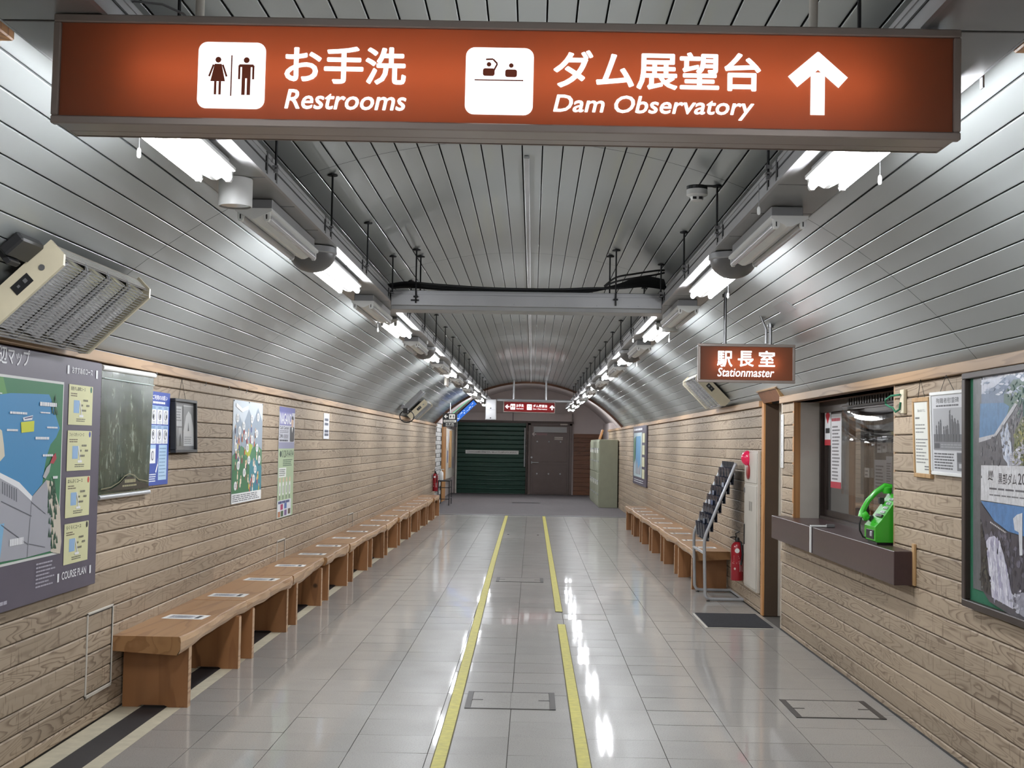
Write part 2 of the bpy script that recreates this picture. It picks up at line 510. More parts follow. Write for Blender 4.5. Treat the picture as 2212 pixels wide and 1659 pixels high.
M['picture_glass'] = glass_mat('picture_glass', (.98, .98, .98), 0, .2)
M['tube'] = glow('lit_fluorescent_tube', (.935, .965, 1.0), TUBE)
M['sign_tube'] = glow('sign_lamp', (1.0, .96, .92), SIGN_TUBE)
M['sign_tube_small'] = glow('small_sign_lamp', (1.0, .96, .92), SIGN_TUBE * .6)
M['letter'] = glow('backlit_white_lettering', (1.0, .98, 1.0), LETTER)
M['red_lens'] = paint('lit_red_lens', S(206, 24, 70), .2, coat=.4)
_b = [n for n in M['red_lens'].node_tree.nodes if n.type == 'BSDF_PRINCIPLED'][0]
_b.inputs['Emission Color'].default_value = (1, .04, .16, 1); _b.inputs['Emission Strength'].default_value = .16
M['letter_dim'] = glow('dim_backlit_print', (1.0, .98, .92), .7)
M['vestibule_wall'] = M['mauve']
M['screen_blue'] = glow('lit_blue_panel', (.06, .22, .85), .9)
M['screen_white'] = glow('lit_white_print', (.75, .85, 1.0), 1.1)
M['screen_green'] = glow('lit_green_strip', (.25, .8, .45), .9)
def translucent(name, col):
    t = NT(name)
    tr = t.n('ShaderNodeBsdfTranslucent'); tr.inputs[0].default_value = (*col, 1)
    df = t.n('ShaderNodeBsdfPrincipled'); df.inputs['Base Color'].default_value = (*[c * .7 for c in col], 1); df.inputs['Roughness'].default_value = .3
    mx = t.n('ShaderNodeMixShader'); mx.inputs[0].default_value = .35
    t.l(tr.outputs[0], mx.inputs[1]); t.l(df.outputs[0], mx.inputs[2]); t.l(mx.outputs[0], t.out.inputs[0])
    return t.m
M['orange'] = translucent('orange_acrylic', (.58, .25, .14))
M['maroon'] = translucent('maroon_acrylic', (.42, .045, .05))
M['lit_box_white'] = paint('white_box_lining', S(150, 146, 142), .7, var=.01)

# ---------------------------------------------------------------- setting: floor
WL, WR = -2.355, 2.155             # faces of the two timber walls
Y_BACK, Y_ARCH, Y_END = -6.0, 30.6, 39.6
b = MB(); b.box(-2.6, 2.6, Y_BACK, Y_END + .3, -.12, -.006)
floor = structure(b.build('floor', M['grout']))
TX, TY = .398, .385
xs = [-2.0] + [-.10 + TX * k for k in range(-4, 6)] + [WR]
xs = [x for x in xs if x <= WR]
def tile_mesh(w, l):
    m = MB(); g = .0018
    m.box(-w / 2 + g, w / 2 - g, -l / 2 + g, l / 2 - g, -.008, 0)
    return m.mesh('tile')
_tm = {}
far_tiles = MB(); n_tile = 0
rows_y = [7.998 + TY * k for k in range(-36, 52)]
for k, y0 in enumerate(rows_y):
    y1 = min(y0 + TY, 27.8)
    if y0 > 27.7: break
    for x0, x1 in zip(xs, xs[1:]):
        near = y0 > 5.3 and n_tile < 300
        w, l = x1 - x0, y1 - y0
        cx, cy = (x0 + x1) / 2, (y0 + y1) / 2
        tl = (rnd.gauss(0, .0022), rnd.gauss(0, .0022), 0)
        if near:
            key = (round(w, 3), round(l, 3))
            if key not in _tm: _tm[key] = tile_mesh(*key)
            o = put('tile', _tm[key], M['tile'], floor)
            o.location = (cx, cy, 0); o.rotation_euler = tl
            n_tile += 1
        else:
            far_tiles.xf = Matrix.Translation((cx, cy, 0)) @ Matrix.Rotation(tl[0], 4, 'X') @ Matrix.Rotation(tl[1], 4, 'Y')
            g = .0018
            far_tiles.box(-w / 2 + g, w / 2 - g, -l / 2 + g, l / 2 - g, -.008, 0)
stuff(far_tiles.build('tile', M['tile'], floor))
b = MB(); b.box(WL, -2.235, Y_BACK, 27.8, -.006, -.0005); b.build('border', M['pale'], floor)
b = MB(); b.box(-2.085, -2.0, Y_BACK, 27.8, -.006, -.0005); b.build('border', M['pale'], floor)
b = MB(); b.box(-2.235, -2.085, Y_BACK, 27.8, -.006, -.0025)
b.build('drain_strip', M['drain'], floor)
b = MB(); b.box(-2.6, 2.6, 27.85, Y_END + .1, -.006, .012); b.build('entrance_carpet', M['entrance_mat'], floor)
b = MB(); b.box(-2.3, 2.15, 27.79, 27.86, -.006, .016, .004); b.build('step_nosing', M['steel'], floor)
b = MB(); b.box(-.50, .22, 33.6, 33.95, .010, .0135); b.build('floor_slot', M['black'], floor)
for x in (-.388, .121):
    b = MB(); b.lathe([(.018, 0), (.018, .004), (.012, .006)], (x, 22.0, 0), 10); b.build('floor_bolt', M['black'], floor)

def floor_hatch(cx, cy, w, l, label):
    t = thing('floor_hatch', label, 'hatch', (cx, cy, 0), 'flush access hatches in the tiled floor')
    x0, x1, y0, y1 = cx - w / 2, cx + w / 2, cy - l / 2, cy + l / 2
    for a in ((x0, x1, y0, y0 + .018), (x0, x1, y1 - .018, y1)):
        m = MB(); m.box(*a, 0, .0035); m.build('frame', M['hatch'], t)
    for a in ((x0, x0 + .034, y0, y1), (x1 - .034, x1, y0, y1)):
        m = MB(); m.box(*a, 0, .0042); m.build('frame', M['hatch'], t)
    for xa, xb in ((x0 + .036, cx - .001), (cx + .001, x1 - .036)):
        m = MB(); m.box(xa, xb, y0 + .020, y1 - .020, -.002, .0032); m.build('cover', M['tile'], t)
    for a in ((x0 + .034, x0 + .10), (x1 - .10, x1 - .034)):
        m = MB(); m.box(*a, cy - .010, cy + .010, 0, .0045); m.build('finger_slot', M['hatch'], t)
floor_hatch(-.105, 7.815, .535, .51, 'tiled floor hatch between the yellow lines, nearest the camera')
floor_hatch(-.118, 14.71, .535, .46, 'tiled floor hatch between the yellow lines, farther of the two')
floor_hatch(1.81, 7.75, .52, .52, 'tiled floor hatch with dark metal edges beside the timber wall under the counter')

def tape(pts, label):
    e = MB(); t = Print(lambda u, v, d: (u, v, d), .0046, .0004)
    t.line(pts, .072, (1, 1, 1), 0)
    o = t.build('floor_tape', M['tape_edge']); tag(o, label, 'floor tape', 'yellow guide lines on the floor')
    s2 = Print(lambda u, v, d: (u, v, d), .0052, .0004); s2.line(pts, .062, (1, 1, 1), 1)
    s2.build('yellow_face', M['yellow'], o)
tape([(-.425, 4.6), (-.431, 7.2), (-.444, 9.6), (-.462, 12.3), (-.49, 17), (-.531, 27.7)], 'long yellow tape line left of the floor hatches running to the grey carpet')
tape([(.277, 4.6), (.275, 11.12)], 'nearer piece of yellow tape right of the floor hatches, ending before the gap')
tape([(.272, 11.95), (.272, 27.7)], 'farther piece of yellow tape right of the hatches, running to the grey carpet')

# ---------------------------------------------------------------- setting: timber walls
PITCH = .1065
def plank_mesh(L, h):
    """tongue-and-groove board with eased edges, front face towards +x, length along y"""
    m = MB(); e = .006; d = .016
    prof = [(0, .0025), (d - .005, .0025), (d, .0025 + e), (d, h - .0025 - e), (d - .005, h - .0025), (0, h - .0025)]
    m.prism([(x, 0, z) for x, z in prof], (0, L, 0))
    return m.mesh('plank')
_pm = {}
def lay_planks(wall, face, side, z_phase, z_top, y0, y1, holes, seed):
    r = random.Random(seed); k = math.floor(-z_phase / PITCH); n = 0
    z = z_phase + k * PITCH
    while z < z_top - .01:
        za, zb = max(z, .004), min(z + PITCH, z_top)
        if zb - za > .012:
            runs = [(y0, y1)]
            for (ha, hb, hz0, hz1) in holes:
                if zb > hz0 + .02 and za < hz1 - .02:
                    nr = []
                    for a, c in runs:
                        if c <= ha or a >= hb: nr.append((a, c)); continue
                        if a < ha: nr.append((a, ha))
                        if c > hb: nr.append((hb, c))
                    runs = nr
            for a, c in runs:
                cuts = [a]; p = a + r.uniform(1.2, 3.8)
                while p < c - .8: cuts.append(p); p += r.choice((3.65, 3.65, 2.9, 4.2))
                cuts.append(c)
                for p, q in zip(cuts, cuts[1:]):
                    L = round(q - p - .002, 3); h = round(zb - za, 4)
                    if (L, h) not in _pm: _pm[L, h] = plank_mesh(L, h)
                    o = put('plank', _pm[L, h], M['plank'], wall); n += 1
                    pr = r.uniform(-.0012, .0012)
                    if side < 0: o.location = (face - .016 + pr, p + .001, za)
                    else:
                        o.location = (face + .016 - pr, q - .001, za); o.rotation_euler = (0, 0, math.pi)
        z += PITCH
    return n
# left wall
b = MB(); b.box(WL - .14, WL - .0165, Y_BACK, 31.2, 0, 1.985); wall_left = structure(b.build('wall_left', M['plank_back']))
n1 = lay_planks(wall_left, WL, -1, 1.663, 1.952, 4.4, 31.2, [], 3)
# right wall: office door recess and ticket window are left open
WIN = (7.68, 10.60); DOOR = (11.13, 11.97)
b = MB()
b.box(WR + .0165, WR + .14, Y_BACK, WIN[0], 0, 1.97)
b.box(WR + .0165, WR + .14, WIN[0], WIN[1], 0, .80)
b.box(WR + .0165, WR + .14, WIN[1], DOOR[0], 0, 1.97)
b.box(WR + .0165, WR + .14, DOOR[1], 36.4, 0, 1.97)
b.box(WR + .0165, WR + .14, WIN[0], DOOR[0] - .04, 1.935, 1.97)
wall_right = structure(b.build('wall_right', M['plank_back']))
n2 = lay_planks(wall_right, WR, 1, 1.749, 1.938, 4.4, 36.3, [(WIN[0], WIN[1], .82, 1.95), (DOOR[0], DOOR[1] + .10, 0, 1.95)], 5)
print('planks', n1, n2)
# strips that close the plank ends round the openings
for y, z0 in ((WIN[0] - .004, .98), (DOOR[0] - .004, 0)):
    b = MB(); b.box(WR + .001, WR + .14, y - .02, y + .004, z0, 1.94); b.build('end_strip', M['trim'], wall_right)
# trims along the tops of the walls
def rail(name, side, x, y0, y1, z0, z1):
    m = MB(); xa, xb = (x - .10, x + .028) if side < 0 else (x + .10, x - .028)
    m.box(xa, xb, y0, y1, z0, z1, .003)
    return structure(m.build(name, M['trim']))
rail('trim_1', -1, WL, Y_BACK, 31.2, 1.954, 2.012)
rail('trim_2', 1, WR, Y_BACK, 11.09, 1.940, 1.998)
rail('trim_10', 1, WR, 12.08, 36.4, 1.940, 1.998)
b = MB(); b.box(WR - .003, WR + .02, Y_BACK, DOOR[0], 0, .012); structure(b.build('dark_line_right', M['black']))  # thin black line along the foot of the right wall
# wall and ceiling behind the camera close the hall
b = MB(); b.box(-2.6, 2.6, Y_BACK - .1, Y_BACK, 0, 3.2); structure(b.build('wall_back', M['mauve']))

# ---------------------------------------------------------------- setting: vaulted metal ceiling
CCX, CCZ, CR = -.105, .065, 2.988        # circle that the panels follow
SP = .1035; S0 = -.075
SEAM, BAY = 6.28, 3.72
def on_arc(s, r=CR):
    a = s / CR
    return Vector((CCX + r * math.sin(a), 0, CCZ + r * math.cos(a)))
m = MB(); N = 60
for i in range(N):
    a0 = -2.66 + 5.32 * i / N; a1 = -2.66 + 5.32 * (i + 1) / N
    p, q = on_arc(a0, CR + .03), on_arc(a1, CR + .03); p2, q2 = on_arc(a0, CR + .08), on_arc(a1, CR + .08)
    m.add([(p.x, Y_BACK, p.z), (q.x, Y_BACK, q.z), (q.x, Y_ARCH, q.z), (p.x, Y_ARCH, p.z), (p2.x, Y_BACK, p2.z), (q2.x, Y_BACK, q2.z), (q2.x, Y_ARCH, q2.z), (p2.x, Y_ARCH, p2.z)],
          [(0, 1, 2, 3), (7, 6, 5, 4), (0, 4, 5, 1), (3, 2, 6, 7)])
ceiling = structure(m.build('ceiling', M['ceil_back']))
def panel_shape(mb, L):
    w = SP - .0068; e = .0030; h = .016; c = .0016
    prof = [(-w / 2, h), (-w / 2, e * .45), (-w / 2 + e * .4, e * .12), (-w / 2 + e * 1.2, 0), (0, -c * 0), (w / 2 - e * 1.2, 0), (w / 2 - e * .4, e * .12), (w / 2, e * .45), (w / 2, h)]
    n = len(prof)
    pts = [(x, 0, z) for x, z in prof] + [(x, L, z) for x, z in prof]
    mb.add(pts, [(i, i + 1, n + i + 1, n + i) for i in range(n - 1)])
_cp = {}
def cpanel(L):
    L = round(L, 3)
    if L not in _cp:
        mb = MB(); panel_shape(mb, L); _cp[L] = mb.mesh('panel')
    return _cp[L]
bays = []
y = SEAM - BAY
while y > Y_BACK: bays.append((max(y - BAY, Y_BACK), y)); y -= BAY
bays = [(SEAM + BAY * k, min(SEAM + BAY * (k + 1), Y_ARCH)) for k in range(-1, 7)] + bays
far = MB(); n_pan = 0
ks = range(-25, 26)
for (ya, yb) in bays:
    if yb - ya < .05: continue
    for k in ks:
        s = S0 + SP * (k + .5)
        if abs(s + .0) > 2.66: continue
        p = on_arc(s); a = s / CR + rnd.gauss(0, .0035)
        mt = Matrix.Translation((p.x, ya + .003, p.z)) @ Matrix.Rotation(a, 4, 'Y')
        L = yb - ya - .006
        if ya > 2 and n_pan < 300 and ya < 24.5:
            o = put('panel', cpanel(L), M['ceil'], ceiling); o.matrix_world = mt; n_pan += 1
            o.location = mt.translation; o.rotation_euler = mt.to_euler()
        else:
            far.xf = mt; panel_shape(far, L)
stuff(far.build('panel', M['ceil'], ceiling))
# shallow conduit along the crown, and one filler plate on the right flank
b = MB(); p = on_arc(.05); b.box(p.x - .014, p.x + .014, 6.6, Y_ARCH, p.z - .016, p.z - .001, .003); b.build('crown_conduit', M['duct'], ceiling)
p = on_arc(1.876, CR - .002); b = MB(); b.xf = Matrix.Translation((p.x, 8.45, p.z)) @ Matrix.Rotation(1.876 / CR, 4, 'Y'); b.box(-.046, .046, -.2, .2, -.002, .004); b.build('filler_plate', M['duct_plate'], ceiling)
# dark rim where the vault ends
m = MB(); pts = []
for i in range(41):
    s = -2.66 + 5.32 * i / 40; a = on_arc(s, CR - .045); c = on_arc(s, CR + .08)
    pts.append((a, c))
for (a, c), (a2, c2) in zip(pts, pts[1:]):
    m.prism([(a.x, Y_ARCH, a.z), (c.x, Y_ARCH, c.z), (c2.x, Y_ARCH, c2.z), (a2.x, Y_ARCH, a2.z)], (0, .12, 0))
structure(m.build('trim_3', M['dark_wood']))

# ---------------------------------------------------------------- setting: vestibule behind the vault
m = MB(); R2 = CR + .22
for i in range(30):
    a0 = -2.85 + 5.7 * i / 30; a1 = -2.85 + 5.7 * (i + 1) / 30
    p, q = on_arc(a0, R2), on_arc(a1, R2); p2, q2 = on_arc(a0, R2 + .08), on_arc(a1, R2 + .08)
    m.add([(p.x, Y_ARCH, p.z), (q.x, Y_ARCH, q.z), (q.x, Y_END, q.z), (p.x, Y_END, p.z), (p2.x, Y_ARCH, p2.z), (q2.x, Y_ARCH, q2.z), (q2.x, Y_END, q2.z), (p2.x, Y_END, p2.z)], [(0, 1, 2, 3), (7, 6, 5, 4), (0, 4, 5, 1), (3, 2, 6, 7)])
structure(m.build('ceiling_far', M['mauve']))
m = MB(); outer = []
for i in range(31):
    a = on_arc(-2.85 + 5.7 * i / 30, R2 + .04); outer.append((a.x, a.z))
for (x0, z0), (x1, z1) in zip(outer, outer[1:]): m.add([(x0, Y_END, 0), (x1, Y_END, 0), (x1, Y_END, z1), (x0, Y_END, z0)], [(0, 1, 2, 3)])
m.box(-2.9, 2.7, Y_END + .001, Y_END + .1, 0, 3.3)
wall_end = structure(m.build('wall_end', M['mauve']))
b = MB(); b.box(-2.62, -2.5, 31.2, Y_END, 0, 2.2); structure(b.build('wall_left_far', M['mauve']))
b = MB(); b.box(2.18, 2.5, 36.4, Y_END, 0, 2.2); structure(b.build('wall_right_far', M['mauve']))
# brown boarding low on the end wall, right of the door
z = .013
while z < 1.9:
    m = MB(); h = min(.135, 1.9 - z); m.box(1.27, 2.18, Y_END - .03, Y_END, z + .002, z + h - .002, .005)
    m.build('plank', M['dark_wood'], wall_end); z += .135
b = MB(); b.box(-2.4, 1.22, Y_END - .10, Y_END, 2.26, 2.52, .01); b.build('lintel_box', M['mauve'], wall_end)
b = MB(); b.box(-.62, -.60, Y_END - .104, Y_END - .09, 2.26, 2.52); b.build('lintel_joint', M['black'], wall_end)
b = MB(); b.box(-2.4, 1.26, Y_END - .12, Y_END, 2.20, 2.27); b.build('shutter_head', M['bronze'], wall_end)

# ---------------------------------------------------------------- overhead cable ducts with hanger rods
DZ0, DZ1 = 2.58, 2.665
def cable_duct(xi, xo, label, sgn):
    """xi inner edge, xo outer edge; sgn = -1 left, +1 right"""
    t = thing('cable_duct', label, 'cable duct', ((xi + xo) / 2, 0, DZ0), 'grey cable ducts under the vault')
    a, c = min(xi, xo), max(xi, xo)
    m = MB(); m.box(xi, xi + sgn * .006, -4, 36.6, DZ0, DZ1); m.box(xi - sgn * .004, xi + sgn * .016, -4, 36.6, DZ1 - .012, DZ1); m.box(xi - sgn * .004, xi + sgn * .010, -4, 36.6, DZ0 - .004, DZ0 + .012)
    m.build('inner_side', M['duct'], t)
    m = MB(); m.box(xi - sgn * .003, xi, -4, 36.6, DZ0 + .044, DZ0 + .050); m.build('side_groove', M['black_steel'], t)
    m = MB(); m.box(xo - sgn * .006, xo, -4, 36.6, DZ0, DZ1 + .03); m.build('outer_side', M['duct'], t)
    m = MB(); m.box(a, c, -4, 36.6, DZ1 + .004, DZ1 + .008); m.build('lid', M['duct_plate'], t)
    y = 2.5
    k = 0
    first = None
    while y < 36.2:
        L = .61
        if first is None:
            m = MB(); m.box(a + .006, c - .006, y + .002, y + L - .002, DZ0 + .001, DZ0 + .006, .0015)
            first = m.build('cover_plate', M['duct_plate'], t)
        else: dup(first, (0, .62 * k, 0))
        k += 1; y += .62
    m = MB(); m.box(a + .006, c - .006, -4, 2.498, DZ0 + .001, DZ0 + .006); m.build('cover_plate', M['duct_plate'], t)
    xr = xi - sgn * .018
    a_r = math.asin(max(-1, min(1, (xr - CCX) / CR))); zc = CCZ + CR * math.cos(a_r)
    rod = None; k = 0; y = .796
    while y < 30.3:
        if rod is None:
            m = MB(); m.tube([(xr, y, DZ0 + .03), (xr, y, zc + .005)], .0055, 6)
            m.lathe([(.026, zc - .012), (.026, zc - .004), (.010, zc)], (xr, y, 0), 12)
            rod = m.build('hanger_rod', M['black_steel'], t)
            m = MB(); m.box(xr - .012, xr + .012, y - .012, y + .012, DZ0 + .048, DZ0 + .056); m.box(xr - .012, xi, y - .010, y + .010, DZ0 + .07, DZ0 + .085); m.lathe([(.009, DZ0 + .028), (.009, DZ0 + .044)], (xr, y, 0), 6)
            m.build('rod_clamp', M['steel'], rod)
            m = MB(); m.box(xi - sgn * .005, xi, y - .11, y - .085, DZ0 + .004, DZ1 + .004); m.build('coupling_slot', M['black'], rod); m = MB(); m.box(xi - sgn * .005, xi, y + .075, y + .1, DZ0 + .004, DZ1 - .006); m.build('coupling_slot', M['black'], rod)
        else: dup(rod, (0, 1.405 * k, 0))
        k += 1; y += 1.405
    return t
cable_duct(-1.053, -1.341, 'long grey cable duct on rods, along the side of the posters', -1)
cable_duct(.929, 1.216, 'long grey cable duct on rods, along the side of the ticket window', 1)
# cross duct
t = thing('cable_duct', 'short grey cross duct bridging the two long ducts under the vault', 'cable duct', (-.06, 9.35, 2.55))
for (n_, z0, z1, y0, mt) in (('front_side', 2.545, 2.655, 9.24, 'duct'), ('bottom_tray', 2.515, 2.547, 9.26, 'duct_plate')):
    m = MB(); m.box(-1.046, .922, y0, 9.50, z0, z1, .004); m.build(n_, M[mt], t)
m = MB(); m.box(-1.046, .922, 9.234, 9.24, 2.640, 2.648); m.box(-1.046, .922, 9.234, 9.24, 2.622, 2.626); m.build('side_groove', M['steel'], t)
m = MB(); m.box(-.90, -.84, 9.236, 9.24, 2.575, 2.588); m.build('type_plate', M['black'], t)
for k in range(6):
    m = MB(); m.lathe([(.004, 0), (.004, .004)], (-.75 + .3 * k, 9.236, 2.56), 6, 'y'); m.build('rivet', M['steel'], t)
for x, y in ((-.863, 9.22), (-.862, 9.56), (.585, 9.22), (.56, 9.56)):
    a_r = math.asin((x - CCX) / CR); zc = CCZ + CR * math.cos(a_r)
    m = MB(); m.tube([(x, y, 2.56), (x, y, zc)], .006, 6); m.lathe([(.03, zc - .014), (.03, zc - .006), (.012, zc)], (x, y, 0), 12); m.box(x - .016, x + .016, y - .012, y + .012, 2.60, 2.612)
    m.build('hanger_rod', M['black_steel'], t)
# cables slumped over the cross duct
def cable(pts, r, label):
    # smooth the path
    P = [Vector(p) for p in pts]; out = []
    for i in range(len(P) - 1):
        p0, p1, p2, p3 = P[max(i - 1, 0)], P[i], P[i + 1], P[min(i + 2, len(P) - 1)]
        for k in range(6):
            q = k / 6
            out.append(.5 * ((2 * p1) + (p2 - p0) * q + (2 * p0 - 5 * p1 + 4 * p2 - p3) * q * q + (3 * p1 - p0 - 3 * p2 + p3) * q ** 3))
    out.append(P[-1])
    m = MB(); m.tube(out, r, 6)
    o = m.build('cable', M['rubber'], None, True)
    return tag(o, label, 'cable', 'black cables lying along the cross duct')
lab = 'black cable slumped along the top of the grey cross duct'
for k in range(13):
    yy = 9.27 + .017 * k; dz = rnd.uniform(0, .016)
    lo = 2.668 + dz
    hi = .02 + .008 * k
    xr = .76 - .02 * k
    cable([(-1.08, yy + .05, 2.70), (-.93, yy + .02, 2.705 + dz), (-.70, yy, lo + .02), (-.30, yy, lo), (.15, yy, lo), (.42, yy, lo + .012 + .001 * k), (.62, yy, 2.685 + hi * .55), (.80, yy + .06, 2.70 + hi), (.97, yy + .14, 2.69 + hi)], rnd.uniform(.006, .009), lab)
for k in range(2):
    cable([(.50, 9.215, 2.70), (.585, 9.205, 2.735 + .03 * k), (.72, 9.22, 2.765 + .03 * k), (.87, 9.30, 2.80 + .03 * k), (.95, 9.40, 2.83 + .02 * k)], .007, 'black cable rising from the rod clamp to the vault beside the cross duct' if k == 0 else 'upper black cable rising beside the rod to the vault at the cross duct')

# ---------------------------------------------------------------- twin-tube fluorescent fixtures
def fixture(lit, cx, y0, L, label, group):
    t = thing('fluorescent_light', label, 'ceiling light', (cx, y0, DZ0), group)
    zt = DZ0 - (.022 if lit else .050); td = .040 if lit else .037
    m = MB(); m.box(cx - .068, cx + .068, y0 + .06, y0 + L - .06, zt - .002, DZ0, .003); m.build('spacer_box', M['duct'], t)
    m = MB(); m.prism([(cx - .078, y0, zt), (cx + .078, y0, zt), (cx + .078, y0, zt - .012), (cx + .008, y0, zt - .046), (cx - .008, y0, zt - .046), (cx - .078, y0, zt - .012)], (0, L, 0))
    m.build('reflector', M['white'], t)
    for s in (-1, 1):
        for e in (0, 1):
            ye = y0 + .018 if e == 0 else y0 + L - .018
            m = MB(); x = cx + s * .056
            m.prism([(x - .013, ye - .012, zt - .01), (x + .013, ye - .012, zt - .01), (x + .013, ye - .012, zt - td - .006), (x + .007, ye - .012, zt - td - .017), (x - .007, ye - .012, zt - td - .017), (x - .013, ye - .012, zt - td - .006)], (0, .024, 0))
            h = m.build('lamp_holder', M['white'], t)
            m = MB(); m.box(x - .0025, x + .0025, ye - .0135, ye - .0115, zt - td - .008, zt - td + .012); m.build('holder_slot', M['black'], h)
        m = MB(); x = cx + s * .056
        m.tube([(x, y0 + .031, zt - td), (x, y0 + L - .031, zt - td)], .0155, 10, caps=False)
        m.build('tube', M['tube' if lit else 'quartz'], t, True)
    return t
LX, RX = -1.198, 1.068
sideL, sideR = 'duct on the poster side', 'duct on the ticket-window side'
proto = {}
lamp_y = [3.45 + 3.5 * k for k in range(-2, 10)]
for cx, sd in ((LX, sideL), (RX, sideR)):
    n = 0
    for y in lamp_y:
        vis = y > 2
        if vis:
            lb = 'lit twin-tube fluorescent fixture, %s from the camera under the %s' % (ORD[n], sd); n += 1
        else: lb = 'lit twin-tube fluorescent fixture behind the camera, under the %s, %s' % (sd, 'farther back' if y < -2 else 'close by')
        if (1, cx) not in proto: proto[1, cx] = fixture(True, cx, y, 1.25, lb, 'lit fluorescent fixtures under the ducts')
        else: dup(proto[1, cx], (cx, y, DZ0), lb)
    n = 0
    for k in range(7):
        y = 5.36 + 3.5 * k
        lb = 'unlit twin-tube fluorescent fixture, %s from the camera under the %s' % (ORD[n], sd); n += 1
        if (0, cx) not in proto: proto[0, cx] = fixture(False, cx, y, 1.18, lb, 'unlit fluorescent fixtures under the ducts')
        else: dup(proto[0, cx], (cx, y, DZ0), lb)
# round and drum lamps between the fixtures
def dome(cx, y, label):
    t = thing('dome_light', label, 'dome light', (cx, y, DZ0), 'unlit grey dome lights under the ducts')
    m = MB(); m.lathe([(.128, DZ0 - .005), (.130, DZ0 - .034), (.124, DZ0 - .040)], (cx, y, 0), 28); m.build('rim', M['duct'], t, True)
    m = MB(); pr = [(.122 * math.cos(a), DZ0 - .038 - .098 * math.sin(a)) for a in [math.pi / 2 * k / 7 for k in range(8)]]
    pr[-1] = (.001, pr[-1][1]); m.lathe(pr, (cx, y, 0), 28); m.build('bowl', M['grey_lens'], t, True)
    return t
d0 = dome(LX + .01, 6.76, 'grey unlit dome light, nearer of those under the duct on the poster side')
for x, y, lb in ((RX - .02, 6.76, 'grey unlit dome light, nearest under the duct on the ticket-window side'),
                 (LX + .01, 13.76, 'grey unlit dome light, second under the duct on the poster side'),
                 (RX - .02, 13.76, 'grey unlit dome light, second under the duct on the ticket-window side'),
                 (RX - .02, 20.76, 'grey unlit dome light, third under the duct on the ticket-window side'),
                 (LX + .01, 20.76, 'grey unlit dome light, third under the duct on the poster side')): dup(d0, (x, y, DZ0), lb)
def drum(cx, y, label):
    t = thing('drum_downlight', label, 'downlight', (cx, y, DZ0), 'white drum downlights under the ducts')
    m = MB(); m.lathe([(.064, DZ0), (.066, DZ0 - .004), (.066, DZ0 - .112), (.062, DZ0 - .112), (.060, DZ0 - .02), (.001, DZ0 - .02)], (cx, y, 0), 24); m.build('drum', M['white'], t, True)
    m = MB(); m.lathe([(.0598, DZ0 - .108), (.056, DZ0 - .05), (.03, DZ0 - .024), (.001, DZ0 - .022)], (cx, y, 0), 12); m.build('mirror_cup', M['chrome'], t)
    m = MB(); m.lathe([(.016, DZ0 - .024), (.019, DZ0 - .06), (.014, DZ0 - .082), (.001, DZ0 - .090)], (cx, y, 0), 12); m.build('bulb', M['quartz'], t, True)
    return t
d1 = drum(LX + .008, 5.0, 'white drum downlight beside the first fixture under the duct on the poster side')
for x, y, lb in ((RX + .02, 10.2, 'white drum downlight beside the third fixture, ticket-window side'), (LX, 17.2, 'white drum downlight far along the duct on the poster side'), (RX, 17.2, 'white drum downlight far along the duct on the ticket-window side')):
    dup(d1, (x, y, DZ0), lb)
# pull cords hanging by the fixtures
def pull_cord(x, y, zt, label):
    t = thing('pull_cord', label, 'pull cord', (x, y, zt), 'white lamp pull cords under the ducts')
    m = MB(); m.tube([(x, y, zt + .045), (x, y, zt - .05)], .0016, 5); m.build('cord', M['steel'], t)
    m = MB(); m.lathe([(.004, zt - .048), (.0075, zt - .056), (.0075, zt - .076), (.004, zt - .082)], (x, y, 0), 8); m.build('knob', M['white'], t, True)
    return t
pc = pull_cord(-1.352, 4.28, DZ0, 'white pull cord hanging at the first lit fixture on the poster side')
k = 0
for x, y, lb in ((1.226, 4.55, 'white pull cord beside the first lit fixture on the ticket-window side'), (.905, 5.18, 'white pull cord at a rod clamp on the inner side of the ticket-window duct'),
                 (1.226, 8.1, 'white pull cord under the dome light on the ticket-window side'), (.905, 11.7, 'white pull cord by the third fixture, inner side of the ticket-window duct'), (1.226, 11.6, 'white pull cord by the third fixture, outer side of the ticket-window duct'),
                 (-1.352, 11.0, 'white pull cord by the third fixture, outer side of the poster-side duct'), (-1.03, 12.3, 'white pull cord after the third fixture, inner side of the poster-side duct'), (-1.352, 16.2, 'white pull cord far down the duct on the poster side'), (1.226, 15.2, 'white pull cord far down the duct on the ticket-window side')):
    dup(pc, (x, y, DZ0), lb)
# slot brackets on the pale ceiling strip above the cords
for x, y, zz, lb in ((-1.345, 3.5, -.035, 'small slotted steel bracket on the outer edge of the poster-side duct'), (1.222, 3.5, -.035, 'small slotted steel bracket on the outer edge of the ticket-window duct'), (-1.372, 5.9, 0, 'second slotted steel bracket outside the poster-side duct, over the unlit fixture'), (1.24, 6.05, 0, 'second slotted steel bracket outside the ticket-window duct, over the unlit fixture')):
    t = thing('slot_bracket', lb, 'bracket', (x, y, 2.60 + zz)); m = MB(); m.box(x - .003, x + .003, y - .012, y + .012, 2.585 + zz, 2.655 + zz, .001); m.build('plate', M['steel'], t)
    m = MB(); m.box(x - .0045, x + .0045, y - .006, y + .006, 2.615 + zz, 2.65 + zz); m.build('slot', M['black'], t)
# stained blocks outside the ducts right above the camera
for x, lb in ((-1.40, 'brown timber block beside the duct, cut by the left edge of the picture'), (1.275, 'brown timber block beside the duct, cut by the right edge of the picture')):
    m = MB(); m.box(x - (.06 if x < 0 else .05), x + (.028 if x < 0 else .055), 2.35, 3.28, 2.58, 2.645, .004); tag(m.build('timber_block', M['brown_wood']), lb, 'timber block')

